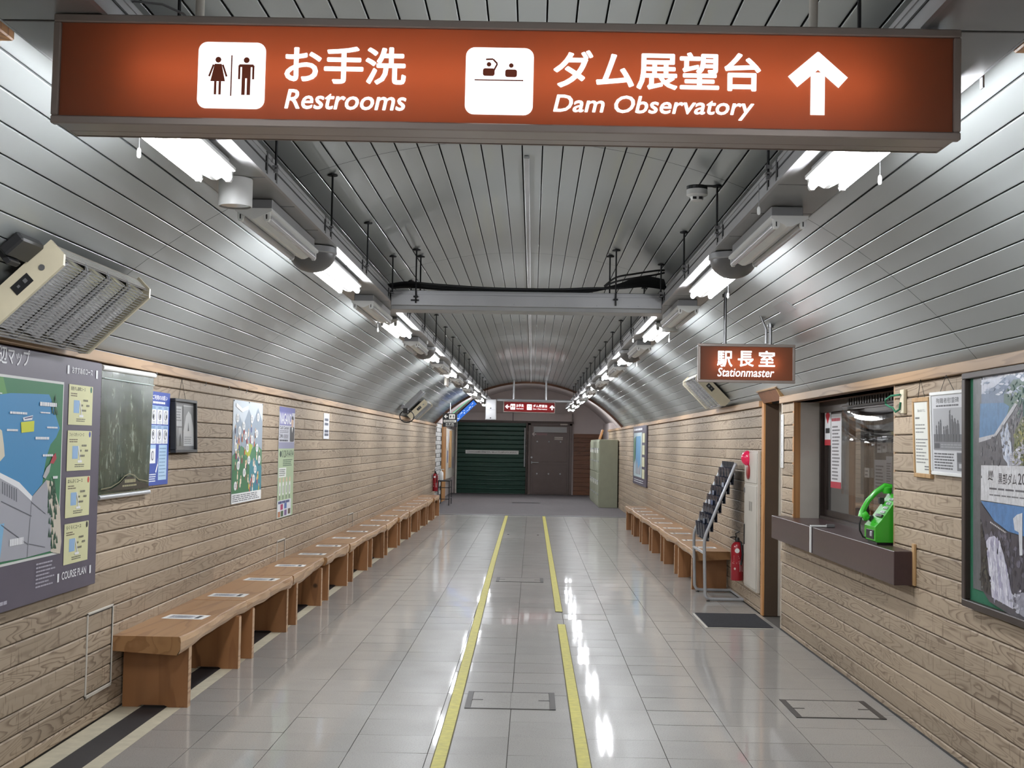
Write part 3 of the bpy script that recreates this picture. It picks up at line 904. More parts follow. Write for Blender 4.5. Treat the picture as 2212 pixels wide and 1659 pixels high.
# smoke detector on a rod
t = thing('smoke_detector', 'white round smoke detector with a black base on a ceiling rod', 'smoke detector', (.80, 6.34, 2.86))
m = MB(); m.lathe([(.052, 2.832), (.052, 2.850)], (.80, 6.34, 0), 24); m.box(.80, .90, 6.33, 6.35, 2.848, 2.856); m.build('base', M['black'], t)
m = MB(); m.lathe([(.052, 2.832), (.053, 2.806), (.046, 2.800), (.034, 2.796), (.030, 2.778), (.001, 2.776)], (.80, 6.34, 0), 24); m.build('housing', M['white'], t, True)
for s in (-1, 1):
    m = MB(); m.box(.80 + s * .015 - .009, .80 + s * .015 + .009, 6.307, 6.312, 2.781, 2.793); m.build('vent', M['black'], t)

# ---------------------------------------------------------------- electric heaters hung under the vault
def heater(top, bot, y0, y1, label):
    """top/bot: (x, z) of the upper and lower long edges of the face"""
    cx, cz = (top[0] + bot[0]) / 2, (top[1] + bot[1]) / 2
    W = math.hypot(top[0] - bot[0], top[1] - bot[1]); L = y1 - y0
    across = Vector((bot[0] - top[0], 0, bot[1] - top[1])).normalized()      # down-slope
    nrm = Vector((0, 1, 0)).cross(across)
    if nrm.z > 0: nrm = -nrm                                                # out of the face, into the hall
    t = thing('electric_heater', label, 'heater', (cx, y0, cz), 'electric radiant heaters under the vault')
    X = Matrix((across, Vector((0, 1, 0)), nrm)).transposed().to_4x4(); X.translation = (cx, y0, cz)
    def mb():
        m = MB(); m.xf = X; return m
    h = .085
    m = mb(); m.box(-W / 2, W / 2, .02, L - .02, -h, -h + .006); m.box(-W / 2, -W / 2 + .005, .02, L - .02, -h, -.02); m.box(W / 2 - .005, W / 2, .02, L - .02, -h, -.02); m.build('housing', M['offwhite'], t)
    for e in (0, 1):
        ya, yb = (0, .022) if e == 0 else (L - .022, L)
        m = mb(); m.prism([(-W / 2 - .012, ya, -h - .006), (W / 2 + .012, ya, -h - .006), (W / 2 + .012, ya, -.01), (W / 2 - .02, ya, .022), (-W / 2 + .02, ya, .022), (-W / 2 - .012, ya, -.01)], (0, yb - ya, 0))
        p = m.build('end_panel', M['cream'], t)
        if e == 0:
            m = mb(); m.box(-.075, .015, -.003, .002, -.056, -.012, .001); s = m.build('control_plate', M['black'], t)
            m = mb(); m.box(-.058, -.042, -.006, -.002, -.042, -.026); m.box(-.020, -.008, -.005, -.002, -.040, -.030); m.build('switch', M['steel'], s)
            m = mb(); m.lathe([(.013, -.003), (.013, .002)], (-.135, 0, -.03), 14, 'y'); m.build('badge', M['steel'], t)
    n = 4; bay = (L - .06) / n
    for k in range(n):
        ya = .03 + bay * k; yb = ya + bay
        m = mb(); pr = []
        for i in range(9):
            q = i / 8; pr.append((ya + .008 + (bay - .016) * q, -.012 - .05 * math.sin(math.pi * q)))
        for (a, za), (c, zc) in zip(pr, pr[1:]): m.add([(-W / 2 + .02, a, za), (W / 2 - .02, a, za), (W / 2 - .02, c, zc), (-W / 2 + .02, c, zc)], [(0, 1, 2, 3)])
        m.build('reflector_trough', M['chrome'], t, True)
        m = mb(); m.tube([(-W / 2 + .03, (ya + yb) / 2, -.034), (W / 2 - .03, (ya + yb) / 2, -.034)], .007, 8); m.build('heating_tube', M['quartz'], t, True)
        if k:
            m = mb(); m.tube([(-W / 2, ya, -.03), (-W / 2 + .012, ya, .002), (-W / 2 + .03, ya, .010), (W / 2 - .03, ya, .010), (W / 2 - .012, ya, .002), (W / 2, ya, -.03)], .0036, 6); m.build('grille_bar', M['steel'], t)
    m = mb(); nw = 30
    for k in range(nw):
        x = -W / 2 + .016 + (W - .032) * k / (nw - 1)
        m.tube([(x, .02, .013), (x, L - .02, .013)], .0019, 4, caps=False)
    for k in range(5):
        for s in (-1, 1): m.tube([(s * (W / 2 + .001), .02, -.004 - .014 * k), (s * (W / 2 + .001), L - .02, -.004 - .014 * k)], .0014, 4, caps=False)
    stuff(m.build('wire_grille', M['silver'], t))
    for yy in (.18, L - .18):
        m = mb(); m.box(-.10, .05, yy - .02, yy + .02, -h - .10, -h, .002); m.build('mounting_bracket', M['black_steel'], t)
    return t
heater((-1.923, 2.276), (-2.25, 1.965), 5.15, 6.34, 'large cream-ended electric heater with wire grille above the lake map board')
heater((1.735, 2.295), (2.03, 1.995), 13.65, 14.85, 'electric heater hung above the wall past the door to the stationmaster sign')
heater((-1.93, 2.27), (-2.22, 1.985), 23.3, 24.5, 'electric heater far down the hall, above the end of the long bench row')
t = thing('wall_bracket', 'empty heater bracket with a black cable loop on the vault, poster side', 'bracket', (-2.1, 21.4, 2.25))
m = MB(); m.xf = Matrix.Translation((-2.02, 21.4, 2.26)) @ Matrix.Rotation(math.radians(-45), 4, 'Y')
m.box(-.22, .22, 0, .05, -.03, .03, .004); m.box(-.22, .22, .5, .55, -.03, .03, .004); m.box(-.24, -.16, -.02, .6, .02, .06, .004); m.build('arms', M['steel'], t)
m = MB(); m.tube([(-2.1 + .12 * math.cos(a), 21.3, 1.98 + .10 * math.sin(a)) for a in [2 * math.pi * k / 16 for k in range(16)]], .009, 6, closed=True); m.build('cable_loop', M['rubber'], t)
m = MB(); m.box(-2.16, -2.08, 21.25, 21.35, 2.03, 2.12, .006); m.build('socket', M['black'], t)
# black vinyl strap by the near heater
m = MB(); c = Vector((-2.06, 5.02, 2.315)); m.xf = Matrix.Translation(c) @ Matrix.Rotation(math.radians(-42), 4, 'Y'); m.box(-.05, .05, -.10, .12, -.045, .0, .008); m.box(-.075, -.05, -.06, .04, -.06, .02, .004)
tag(m.build('junction_cover', M['black']), 'crumpled black cover behind the near heater on the vault', 'cover')
# narrow plate hanging edge-on under the far duct
m = MB(); m.box(-1.32, -1.285, 18.9, 19.4, 2.40, 2.577, .004); tag(m.build('hanging_plate', M['offwhite']), 'narrow white plate hanging edge-on under the poster-side duct', 'plate')

# ---------------------------------------------------------------- back-lit signs
def woman(p, u, v, s, col, L):
    p.oval(u, v + .40 * s, .085 * s, .085 * s, col, L, 14)
    p.poly([(u - .10 * s, v + .28 * s), (u + .10 * s, v + .28 * s), (u + .21 * s, v - .22 * s), (u - .21 * s, v - .22 * s)], col, L)
    for q in (-1, 1):
        p.line([(u + q * .13 * s, v + .26 * s), (u + q * .25 * s, v - .08 * s)], .055 * s, col, L)
        p.rect(u + q * .065 * s - .035 * s, v - .60 * s, u + q * .065 * s + .035 * s, v - .22 * s, col, L)
def man(p, u, v, s, col, L):
    p.oval(u, v + .40 * s, .085 * s, .085 * s, col, L, 14)
    p.rrect(u - .125 * s, v - .12 * s, u + .125 * s, v + .28 * s, .03 * s, col, L, 3)
    p.poly([(u - .2 * s, v + .28 * s), (u + .2 * s, v + .28 * s), (u + .22 * s, v + .2 * s), (u - .22 * s, v + .2 * s)], col, L)
    for q in (-1, 1):
        p.rect(u + q * .20 * s - .03 * s, v - .15 * s, u + q * .20 * s + .03 * s, v + .25 * s, col, L)
        p.rect(u + q * .075 * s - .05 * s, v - .60 * s, u + q * .075 * s + .05 * s, v - .1 * s, col, L)
def viewer(p, u, v, s, col, L, point):
    p.oval(u, v + .22 * s, .075 * s, .075 * s, col, L, 14)
    p.rrect(u - .19 * s, v - .16 * s, u + .19 * s, v + .09 * s, .07 * s, col, L, 4)
    if point: p.line([(u + .15 * s, v), (u + .27 * s, v + .24 * s), (u + .13 * s, v + .39 * s), (u - .10 * s, v + .38 * s)], .055 * s, col, L)
def arrow(p, u, v, s, ang, col, L):
    c, sn = math.cos(ang), math.sin(ang)
    R = lambda a, b: (u + a * c - b * sn, v + a * sn + b * c)
    p.line([R(0, -.5 * s), R(0, .18 * s)], .24 * s, col, L)
    for q in (-1, 1): p.line([R(q * .43 * s, -.06 * s), R(q * -.06 * s, .43 * s)], .24 * s, col, L)

def light_box(name, label, cx, y, cz, w, h, d, roll, face_mat, fr=.022, tubes=2, group=None):
    """box lamp facing the camera: bronze frame, acrylic face, lamps inside. Local u right, v up, out of face = -y"""
    t = thing(name, label, 'sign', (cx, y, cz), group)
    t.rotation_euler = (0, -roll, 0)
    def P(u, v, dd): return (cx + u, y - dd, cz + v)
    t['w'] = w
    def part(m, n, mt, par=None, sm=False): return m.build(n, M[mt], par or t, sm)
    m = MB(); X0, X1, Z0, Z1 = cx - w / 2, cx + w / 2, cz - h / 2, cz + h / 2
    for a in ((X0, X1, Z1 - fr, Z1), (X0, X1, Z0, Z0 + fr), (X0, X0 + fr * .9, Z0 + fr, Z1 - fr), (X1 - fr * .9, X1, Z0 + fr, Z1 - fr)):
        m = MB(); m.box(a[0], a[1], y, y + .022, a[2], a[3], .003); part(m, 'frame', 'sign_frame')
    i = .006
    m = MB()
    m.box(X0 + i, X1 - i, y + .023, y + d, Z1 - .012, Z1 - i); m.box(X0 + i, X0 + i + .005, y + .023, y + d, Z0 + i, Z1 - .012); m.box(X1 - i - .005, X1 - i, y + .023, y + d, Z0 + i, Z1 - .012)
    part(m, 'casing', 'sign_frame')
    m = MB(); m.box(X0 + i, X1 - i, y + .024, y + d * .62, Z0 + i, Z0 + i + .006, .002); part(m, 'bottom_plate', 'sign_frame')
    m = MB(); m.box(X0 + i + .003, X1 - i - .003, y + d * .62 + .006, y + d * .94, Z0 + i + .001, Z0 + i + .007, .002); part(m, 'bottom_plate', 'sign_frame')
    m = MB(); m.box(X0 + i, X1 - i, y + d * .95 + .005, y + d, Z0 + i, Z0 + .03); m.box(X0 + i, X1 - i, y + d - .006, y + d, Z0 + i, Z1 - i); part(m, 'back_panel', 'sign_frame')
    m = MB(); m.box(X0 + .016, X1 - .016, y + d - .014, y + d - .008, Z0 + .02, Z1 - .018); part(m, 'lining', 'lit_box_white')
    m = MB(); m.box(X0 + fr * .5, X1 - fr * .5, y + .010, y + .013, Z0 + fr * .5, Z1 - fr * .5); part(m, 'face', face_mat)
    mg = .17 if tubes > 1 else .10
    tl = (w - 2 * mg) / tubes
    for k in range(tubes):
        xa = X0 + mg + tl * k + .02; xb = xa + tl - .04
        m = MB(); m.tube([(xa, y + d * .58, cz), (xb, y + d * .58, cz)], .011, 8, caps=False); part(m, 'lamp_tube', 'sign_tube' if tubes > 1 else 'sign_tube_small')
    return t, P

INK_O = S(150, 62, 30)
def directional(t, P, kuv, with_left, y):
    pass
# 1: the big sign over the hall
y1 = 3.05
c = [on_y(px, py, y1) for px, py in ((113, 27), (2078, 64), (2076, 302), (111, 266))]
cx = sum(p.x for p in c) / 4; cz = sum(p.z for p in c) / 4
roll1 = math.atan2(c[1].z - c[0].z + c[2].z - c[3].z, c[1].x - c[0].x + c[2].x - c[3].x)
w1 = ((c[1] - c[0]).length + (c[2] - c[3]).length) / 2; h1 = ((c[1] - c[2]).length + (c[0] - c[3]).length) / 2
big, P1 = light_box('direction_sign', 'large orange lit hanging sign for restrooms and dam observatory with white arrow', cx, y1, cz, w1, h1, .165, -roll1, 'orange', .020, 2)
big.rotation_euler = (0, -roll1, 0)
def uv1(px, py):
    p = on_y(px, py, y1); a, b2 = p.x - cx, p.z - cz
    co, si = math.cos(-roll1), math.sin(-roll1)
    return a * co - b2 * si, a * si + b2 * co
def box1(x0, y0, x1, y1_):     # px box (left, top, right, bottom) -> u0, v0, u1, v1
    xm, ym = (x0 + x1) / 2, (y0 + y1_) / 2
    u, v = uv1(xm, ym); k = y1 / FPX
    return u - (x1 - x0) / 2 * k, v - (y1_ - y0) / 2 * k, u + (x1 - x0) / 2 * k, v + (y1_ - y0) / 2 * k
pl = Print(P1, -.0085, .0006)
def bt(s, bx, bold, shear=0.0):
    a = box1(*bx); pl.text(s, a[0], a[1], a[3] - a[1], a[2] - a[0], (1, 1, 1), 1, 0, shear, stroke=bold)
bt('お手洗', (611, 97, 879, 181), .0022); bt('Restrooms', (611, 192, 879, 236), .0011, .2)
bt('ダム展望台', (1193, 108, 1647, 193), .0022); bt('Dam Observatory', (1193, 205, 1632, 256), .0011, .2)
pl.build('lettering', M['letter'], big)
a = box1(424, 87, 573, 235); a2 = box1(1004, 99, 1153, 248)
for q in (a, a2): pl = Print(P1, -.0085, .0006); pl.rrect(*q, .022, (1, 1, 1), 1); pl.build('pictogram_panel', M['letter'], big)
u, v = uv1(1768, 182); kp = y1 / FPX
pl = Print(P1, -.0085, .0006)
pl.line([(u, v - 66 * kp), (u, v + 28 * kp)], 31 * kp, (1, 1, 1), 1)
for q in (-1, 1):
    pl.line([(u + q * 55 * kp, v + 6 * kp), (u - q * 9 * kp, v + 62 * kp)], 31 * kp, (1, 1, 1), 2)
pl.build('arrow', M['letter'], big)
ic = Print(P1, -.0085, .0006); s = (a[2] - a[0]) * .52
um, vm = (a[0] + a[2]) / 2, (a[1] + a[3]) / 2
woman(ic, um - .20 * (a[2] - a[0]), vm + .04 * s, s, INK_O, 4); man(ic, um + .22 * (a[2] - a[0]), vm + .04 * s, s, INK_O, 4)
ic.rect(um - .0016, vm - .034 * 1.5, um + .0016, vm + .034 * 1.45, INK_O, 4)
um, vm = (a2[0] + a2[2]) / 2, (a2[1] + a2[3]) / 2
viewer(ic, um - .026, vm + .024, .075, INK_O, 4, True); viewer(ic, um + .028, vm + .022, .075, INK_O, 4, False)
ic.rect(um - .060, vm + .0005, um + .058, vm + .0035, INK_O, 4)
ic.build('pictogram', M['ink'], big)
for px in (431, 1756):
    p = on_y(px, 20, y1 + .10); xx = p.x; zc = CCZ + CR * math.cos(math.asin((xx - CCX) / CR))
    m = MB(); m.tube([(xx, y1 + .10, cz + h1 / 2 - .02), (xx, y1 + .10, zc)], .0115, 10); m.build('hanger_pipe', M['offwhite'], big, True)
m = MB(); pts = [on_y(px, py, y1 + .19) for px, py in ((238, 34), (255, 14), (290, 8), (350, 14), (395, 34), (420, 60))]
m.tube([tuple(q) for q in pts], .0035, 6); m.build('feed_cable', M['steel'], big, True)

# 2: the stationmaster sign
y2 = 9.15
c = [on_y(px, py, y2) for px, py in ((1509, 743), (1718, 743), (1718, 827), (1507, 827))]
cx2 = sum(p.x for p in c) / 4; cz2 = sum(p.z for p in c) / 4
w2 = ((c[1] - c[0]).length + (c[2] - c[3]).length) / 2; h2 = ((c[1] - c[2]).length + (c[0] - c[3]).length) / 2
st, P2 = light_box('direction_sign', 'small orange lit sign reading Stationmaster, hung over the office door', cx2, y2, cz2, w2, h2, .10, 0, 'orange', .020, 1)
k2 = y2 / FPX
pl = Print(P2, -.0085, .0006)
def b2_(s, bx, bold, shear=0.0):
    p0 = on_y(bx[0], bx[3], y2); p1 = on_y(bx[2], bx[1], y2)
    pl.text(s, p0.x - cx2, p0.z - cz2, p1.z - p0.z, p1.x - p0.x, (1, 1, 1), 1, 0, shear, stroke=bold)
for ch, x0, x1 in (('駅', 1549, 1583), ('長', 1594, 1629), ('室', 1639, 1675)): b2_(ch, (x0, 758, x1, 792), .0026)
b2_('Stationmaster', (1550, 796, 1673, 813), .0010, .2)
pl.build('lettering', M['letter'], st)
for px, z_off in ((1566, 0), (1664, 0)):
    p = on_y(px, 740, y2 + .05); zc = CCZ + CR * math.cos(math.asin((p.x - CCX) / CR))
    m = MB(); m.tube([(p.x, y2 + .05, cz2 + h2 / 2 - .01), (p.x, y2 + .05, zc + .01)], .012, 10); m.lathe([(.022, zc - .03), (.022, zc - .005)], (p.x, y2 + .05, 0), 10); m.build('hanger_pipe', M['steel'], st, True)
pts = [on_y(px, py, y2 + .06) for px, py in ((1655, 742), (1655, 712), (1648, 695), (1640, 674))]
m = MB(); m.tube([tuple(q) for q in pts], .0095, 8); m.build('feed_conduit', M['steel'], st, True)

# 3: the far sign
y3 = 29.5
fs, P3 = light_box('direction_sign', 'small far maroon lit sign with arrows to restrooms and observatory', -.085, y3, 2.407, 1.19, .25, .10, -.01, 'maroon', .014, 1)
pl = Print(P3, -.0085, .001); Wt = (1, 1, 1)
arrow(pl, -.505, 0, .10, math.pi / 2, Wt, 1); arrow(pl, .525, 0, .11, 0, Wt, 1)
pl.rrect(-.435, -.065, -.325, .065, .012, Wt, 1); pl.rrect(-.055, -.065, .06, .065, .012, Wt, 1)
pl.text('お手洗', -.30, -.005, .07, .17, Wt, 1, .03); pl.text('Restrooms', -.30, -.055, .032, .17, Wt, 1, .02, .28)
pl.text('ダム展望台', .085, -.005, .07, .33, Wt, 1, .03); pl.text('Dam Observatory', .085, -.06, .036, .33, Wt, 1, .02, .28)
pl.build('lettering', M['letter'], fs)
ic = Print(P3, -.0085, .001); woman(ic, -.405, .005, .075, INK_O, 3); man(ic, -.355, .005, .075, INK_O, 3); viewer(ic, -.018, .015, .06, INK_O, 3, True); viewer(ic, .028, .015, .06, INK_O, 3, False)
ic.build('pictogram', M['ink'], fs)
t = thing('cross_pipe', 'pale grey pipe frame across the hall above the far maroon sign', 'pipe', (0, 29.6, 2.56))
m = MB(); m.tube([(-.84, 29.6, 2.565), (.90, 29.6, 2.555)], .032, 10); m.build('rail', M['duct'], t, True)
for x in (-.45, .30):
    m = MB(); m.tube([(x, 29.6, 2.56), (x, 29.6, CCZ + CR * math.cos(math.asin((x - CCX) / CR)))], .022, 8); m.build('hanger_pipe', M['duct'], t, True)
# 4: black restroom sign
t = thing('restroom_sign', 'small black restroom sign with white arrow at the far end of the poster wall', 'sign', (-1.95, 29.0, 2.07))
m = MB(); m.box(-2.045, -1.715, 29.0, 29.06, 1.915, 2.225, .004); m.build('box', M['black'], t)
P4 = front(29.0); pl = Print(P4, .001, .001)
arrow(pl, -1.97, 2.15, .085, math.pi / 2, Wt, 1); pl.rrect(-1.90, 2.095, -1.765, 2.205, .012, Wt, 1); pl.rect(-2.02, 2.02, -1.74, 2.07, Wt, 1)
pl.text('お手洗', -1.975, 1.965, .035, .19, Wt, 1, .02); pl.text('Restrooms', -1.975, 1.932, .022, .19, Wt, 1, .01, .28)
pl.build('lettering', M['letter_dim'], t)
ic = Print(P4, .001, .001); woman(ic, -1.865, 2.15, .07, (0, 0, 0), 3); man(ic, -1.80, 2.15, .07, (0, 0, 0), 3); ic.rows(-2.01, 2.028, -1.75, 2.063, 1, (.02, .02, .02), 3, .6, 4); ic.build('pictogram', M['ink'], t)
m = MB(); m.tube([(-1.88, 29.03, 2.22), (-1.88, 29.03, 2.46)], .012, 8); m.build('hanger_pipe', M['steel'], t)
# 5: blue lit panel leaning under the vestibule vault, and white twin boxes below the duct end
t = thing('lit_panel', 'slanting blue lit panel with white print at the far left of the hall', 'sign', (-1.7, 31.2, 2.2))
a, c = Vector((-1.985, 31.2, 1.93)), Vector((-1.36, 31.2, 2.53)); dirv = (c - a).normalized(); nv = Vector((dirv.z, 0, -dirv.x))
m = MB(); m.prism([a, c, c - nv * .15, a - nv * .15], (0, .10, 0)); m.build('case', M['black'], t)
m = MB(); q = .012; m.add([a + dirv * .02 + Vector((0, -.004, 0)), c - dirv * .02 + Vector((0, -.004, 0)), c - dirv * .02 - nv * .12 + Vector((0, -.004, 0)), a + dirv * .02 - nv * .12 + Vector((0, -.004, 0))], [(0, 1, 2, 3)]); m.build('face', M['screen_blue'], t)
pp = Print(lambda u, v, d: tuple(a + dirv * u - nv * v + Vector((0, -.005 - d, 0))), .001, .001); r5 = random.Random(5)
for k in range(22):
    u = .04 + .035 * k; v = r5.uniform(.015, .08); pp.rect(u, v, u + r5.uniform(.01, .03), v + r5.uniform(.01, .035), (1, 1, 1), 1)
pp.build('lettering', M['screen_white'], t)
m = MB(); o1 = a - nv * .22; o2 = c - nv * .19
m.add([o1 + dirv * .1, o2 - dirv * .1, o2 - dirv * .1 - nv * .02, o1 + dirv * .1 - nv * .02], [(0, 1, 2, 3)]); m.build('green_strip', M['screen_green'], t)
t = thing('speaker_box', 'white two-door box hanging below the far end of the poster-side duct', 'box', (-.975, 29.5, 2.3))
m = MB(); m.box(-1.095, -.853, 29.5, 29.7, 2.10, 2.575, .006); m.build('case', M['duct'], t)
for z0, z1 in ((2.112, 2.325), (2.335, 2.56)):
    m = MB(); m.box(-1.083, -.865, 29.492, 29.5, z0, z1, .003); p = m.build('door', M['duct'], t)
    m = MB(); m.box(-.99, -.96, 29.486, 29.492, z0 + .02, z0 + .045); m.build('latch', M['black'], p)

# ---------------------------------------------------------------- benches with sheets of paper
SEAT_Z = .43
def bench_meshes(seed):
    """bench running along +y from 0 to 1.675; wall at x = 0, front edge near x = .395"""
    r = random.Random(seed); L = 1.675
    ph = [r.uniform(0, 6.28) for _ in range(3)]
    def edge(y): return .388 + .010 * math.sin(2.1 * y + ph[0]) + .006 * math.sin(5.3 * y + ph[1]) + .003 * math.sin(13 * y + ph[2])
    def low(y): return .342 + .012 * math.sin(2.6 * y + ph[1]) + .007 * math.sin(6.1 * y + ph[2])
    N = 24
    top = MB(); rows = []
    for i in range(N + 1):
        y = L * i / N; e = edge(y)
        rows.append([(0, y, SEAT_Z), (e - .012, y, SEAT_Z), (e - .004, y, SEAT_Z - .004)])
    for a, c in zip(rows, rows[1:]):
        for k in range(2): top.add([a[k], a[k + 1], c[k + 1], c[k]], [(0, 1, 2, 3)])
    for i in (0, N):
        y = L * i / N; e = edge(y)
        f = [(0, y, SEAT_Z), (0, y, .345), (e - .022, y, low(y)), (e - .004, y, low(y) + .03), (e, y, SEAT_Z - .03), (e - .004, y, SEAT_Z - .004), (e - .012, y, SEAT_Z)]
        top.ngon(f if i == 0 else f[::-1])
    for i in range(N):
        y, y2 = L * i / N, L * (i + 1) / N
        top.add([(0, y, .345), (edge(y) - .022, y, low(y)), (edge(y2) - .022, y2, low(y2)), (0, y2, .345)], [(3, 2, 1, 0)])
        top.add([(0, y, .345), (0, y, SEAT_Z), (0, y2, SEAT_Z), (0, y2, .345)], [(3, 2, 1, 0)])
    ed = MB(); rows = []
    for i in range(N + 1):
        y = L * i / N; e = edge(y); lo = low(y)
        rows.append([(e - .004, y, SEAT_Z - .004), (e + .004 * math.sin(9 * y), y, SEAT_Z - .03), (e - .002, y, lo + .03), (e - .012, y, lo + .008), (e - .022, y, lo)])
    for a, c in zip(rows, rows[1:]):
        for k in range(4): ed.add([a[k], a[k + 1], c[k + 1], c[k]], [(0, 1, 2, 3)])
    lg = MB()
    prof = [(.012, 0), (.10, 0), (.125, .012), (.255, .012), (.28, 0), (.388, 0), (.388, .352), (.012, .352)]
    lg.prism([(x, 0, z) for x, z in prof], (0, .062, 0))
    lgf = MB(); lgf.box(.3885, .3905, .001, .061, 0, .345)
    return top.mesh('seat', smooth=True), ed.mesh('edge', smooth=True), lg.mesh('leg'), lgf.mesh('edge_band')
BM = [bench_meshes(s) for s in (1, 2, 3, 4)]
def bench(x, y, side, kind, label, group):
    t = thing('wooden_bench', label, 'bench', (x, y, 0), group)
    if side > 0: t.rotation_euler = (0, 0, math.pi)
    T, E, Lg, Lf = BM[kind % 4]
    s = put('seat', T, M['bench_top'], t); e = put('live_edge', E, M['bench_edge'], s)
    for yy in (.17, 1.44):
        l = put('leg', Lg, M['bench_leg'], t); l.location = (0, yy, 0)
        f = put('edge_band', Lf, M['bench_edge'], l)
    return t
for k in range(12):
    bench(WL + .002, 7.25 + 1.69 * k, -1, k, '%s thick pine bench from the near end of the long row below the posters' % ORD[k], 'pine benches below the posters')
for k in range(6):
    bench(WR - .002, 13.9 + 1.69 * k + 1.675, 1, k + 1, '%s thick pine bench from the leaflet rack along the ticket-window wall' % ORD[k], 'pine benches past the leaflet rack')
def paper_print():
    p = Print(lambda u, v, d: (u, v, d), .0007, .0004)
    g = S(128, 130, 136); dk = S(70, 72, 78)
    p.rect(-.105, -.062, .055, .062, S(196, 198, 204), 0)
    p.rows(-.098, -.055, .048, .055, 4, g, 1, .5, 3, .1)
    p.rect(-.06, -.03, .0, .03, S(150, 152, 158), 2); p.rect(.068, -.062, .096, .062, dk, 1)
    return p.mesh('print')
m = MB(); m.box(-.13, .13, -.095, .095, 0, .0006); pm = m.mesh('seat_notice'); pp = paper_print()
def notice(x, y, rz, label, group):
    o = put('seat_notice', pm, M['white_mat'], None); o.location = (x, y, SEAT_Z + .0004); o.rotation_euler = (0, 0, rz)
    tag(o, label, 'paper notice', group)
    q = put('print', pp, M['ink'], o)
for k, y in enumerate((8.06, 9.22, 10.30, 11.47, 12.67, 13.70, 14.86, 15.97, 17.15, 18.3, 19.5, 21.1, 22.3, 23.5, 24.7, 25.9)):
    notice(-2.155 + rnd.uniform(-.012, .012), y, rnd.uniform(-.06, .06), 'white paper notice on the benches below the posters, %s from the near end' % ORD[k], 'paper notices on the benches below the posters')
for k, y in enumerate((14.43, 15.5, 16.7, 17.75, 18.9, 20.05, 21.1, 22.1, 23.2)):
    notice(1.945 + rnd.uniform(-.012, .012), y, rnd.uniform(-.06, .06) + math.pi, 'white paper notice on the benches past the leaflet rack, %s from the near end' % ORD[k], 'paper notices on the benches past the leaflet rack')

# ---------------------------------------------------------------- left wall: inspection hatches, boards and posters
def wall_hatch(y0, y1, z0, z1, label):
    t = thing('wall_hatch', label, 'wall hatch', (WL, (y0 + y1) / 2, z0), 'inspection hatches in the timber wall')
    for a in ((y0, y1, z1 - .012, z1), (y0, y1, z0, z0 + .018), (y0, y0 + .014, z0, z1), (y1 - .014, y1, z0, z1)):
        m = MB(); m.box(WL - .002, WL + .006, *a, .002); m.build('frame', M['offwhite'], t)
    for a in ((y0 + .014, y1 - .014, z1 - .019, z1 - .012), (y0 + .014, y0 + .020, z0 + .018, z1 - .012), (y1 - .020, y1 - .014, z0 + .018, z1 - .012)):
        m = MB(); m.box(WL, WL + .002, *a); m.build('gap', M['black'], t)
wall_hatch(6.82, 7.245, .155, .61, 'steel framed hatch in the timber wall just before the first bench')
wall_hatch(11.88, 12.27, .10, .615, 'steel framed hatch in the timber wall behind the third bench')
wall_hatch(16.45, 16.92, .10, .615, 'steel framed hatch in the timber wall behind the sixth bench')

# lake map board
XB = WL + .035
def q(px, py, x=XB):
    p = on_x(px, py, x); return (p.y, p.z)
t = thing('map_board', 'slate purple board with painted lake map and four yellow course cards', 'map board', (XB, 5.9, .77))
m = MB(); m.box(WL + .003, XB - .001, 4.55, 6.835, .768, 1.945, .004); m.build('board', M['board_purple'], t)
pl = Print(wallL(XB - .001), .0012, .0008)
GR, GR2, LK, DAM, DAMD, TAN, WHT = S(46, 112, 74), S(86, 140, 76), S(58, 130, 178), S(158, 158, 166), S(96, 98, 106), S(196, 186, 170), S(225, 225, 228)
U0, U1, V0, V1 = 4.65, 6.27, .985, 1.805
pl.rect(U0 - .012, V0 - .012, U1 + .012, V1 + .012, S(206, 206, 204), 0)
pl.rect(U0, V0, U1, V1, GR, 1)
pl.poly([(5.5, 1.805), (5.55, 1.805), (5.62, 1.70), (5.58, 1.60), (5.5, 1.60)], GR2, 2)
def qp(L_, col, lay): pl.poly([q(*z) for z in L_], col, lay)
lake = [(-60, 860), (22, 849), (60, 850), (105, 852), (112, 868), (120, 900), (128, 925), (120, 945), (108, 960), (100, 985), (96, 1005), (90, 1045), (68, 1072), (40, 1042), (0, 1022), (-60, 1010)]
qp([(a * 1.0 - 3, b + 2) for a, b in lake], TAN, 2); qp(lake, LK, 3)
qp([(-60, 985), (0, 1022), (40, 1042), (68, 1072), (66, 1082), (36, 1055), (0, 1036), (-60, 1000)], WHT, 4)
qp([(68, 1072), (98, 1037), (102, 1060), (108, 1110), (108, 1190), (52, 1205), (0, 1214), (-60, 1224), (-60, 1000), (0, 1034), (36, 1054), (66, 1082)], DAM, 4)
qp([(98, 1037), (112, 1040), (128, 1100), (131, 1170), (128, 1196), (108, 1192), (108, 1110)], TAN, 4)
for k in range(7): qp([(2 + 5 * k, 1040 + 2.6 * k), (4.5 + 5 * k, 1041 + 2.6 * k), (4.5 + 5 * k, 1068 + 2.8 * k), (2 + 5 * k, 1066 + 2.8 * k)], DAMD, 5)
for a, c2 in (((0, 1083), (66, 1115)), ((66, 1085), (96, 1110)), ((60, 1175), (95, 1182)), ((0, 1134), (58, 1176)), ((66, 1083), (56, 1205))): pl.line([q(*a), q(*c2)], .004, DAMD, 6)
qp([(-40, 900), (2, 930), (6, 960), (8, 985), (-5, 1000), (-60, 1000)], S(206, 196, 176), 5)
qp([(-10, 1135), (7, 1130), (2, 1170), (-2, 1205), (-12, 1208)], S(120, 170, 205), 6)
r6 = random.Random(6)
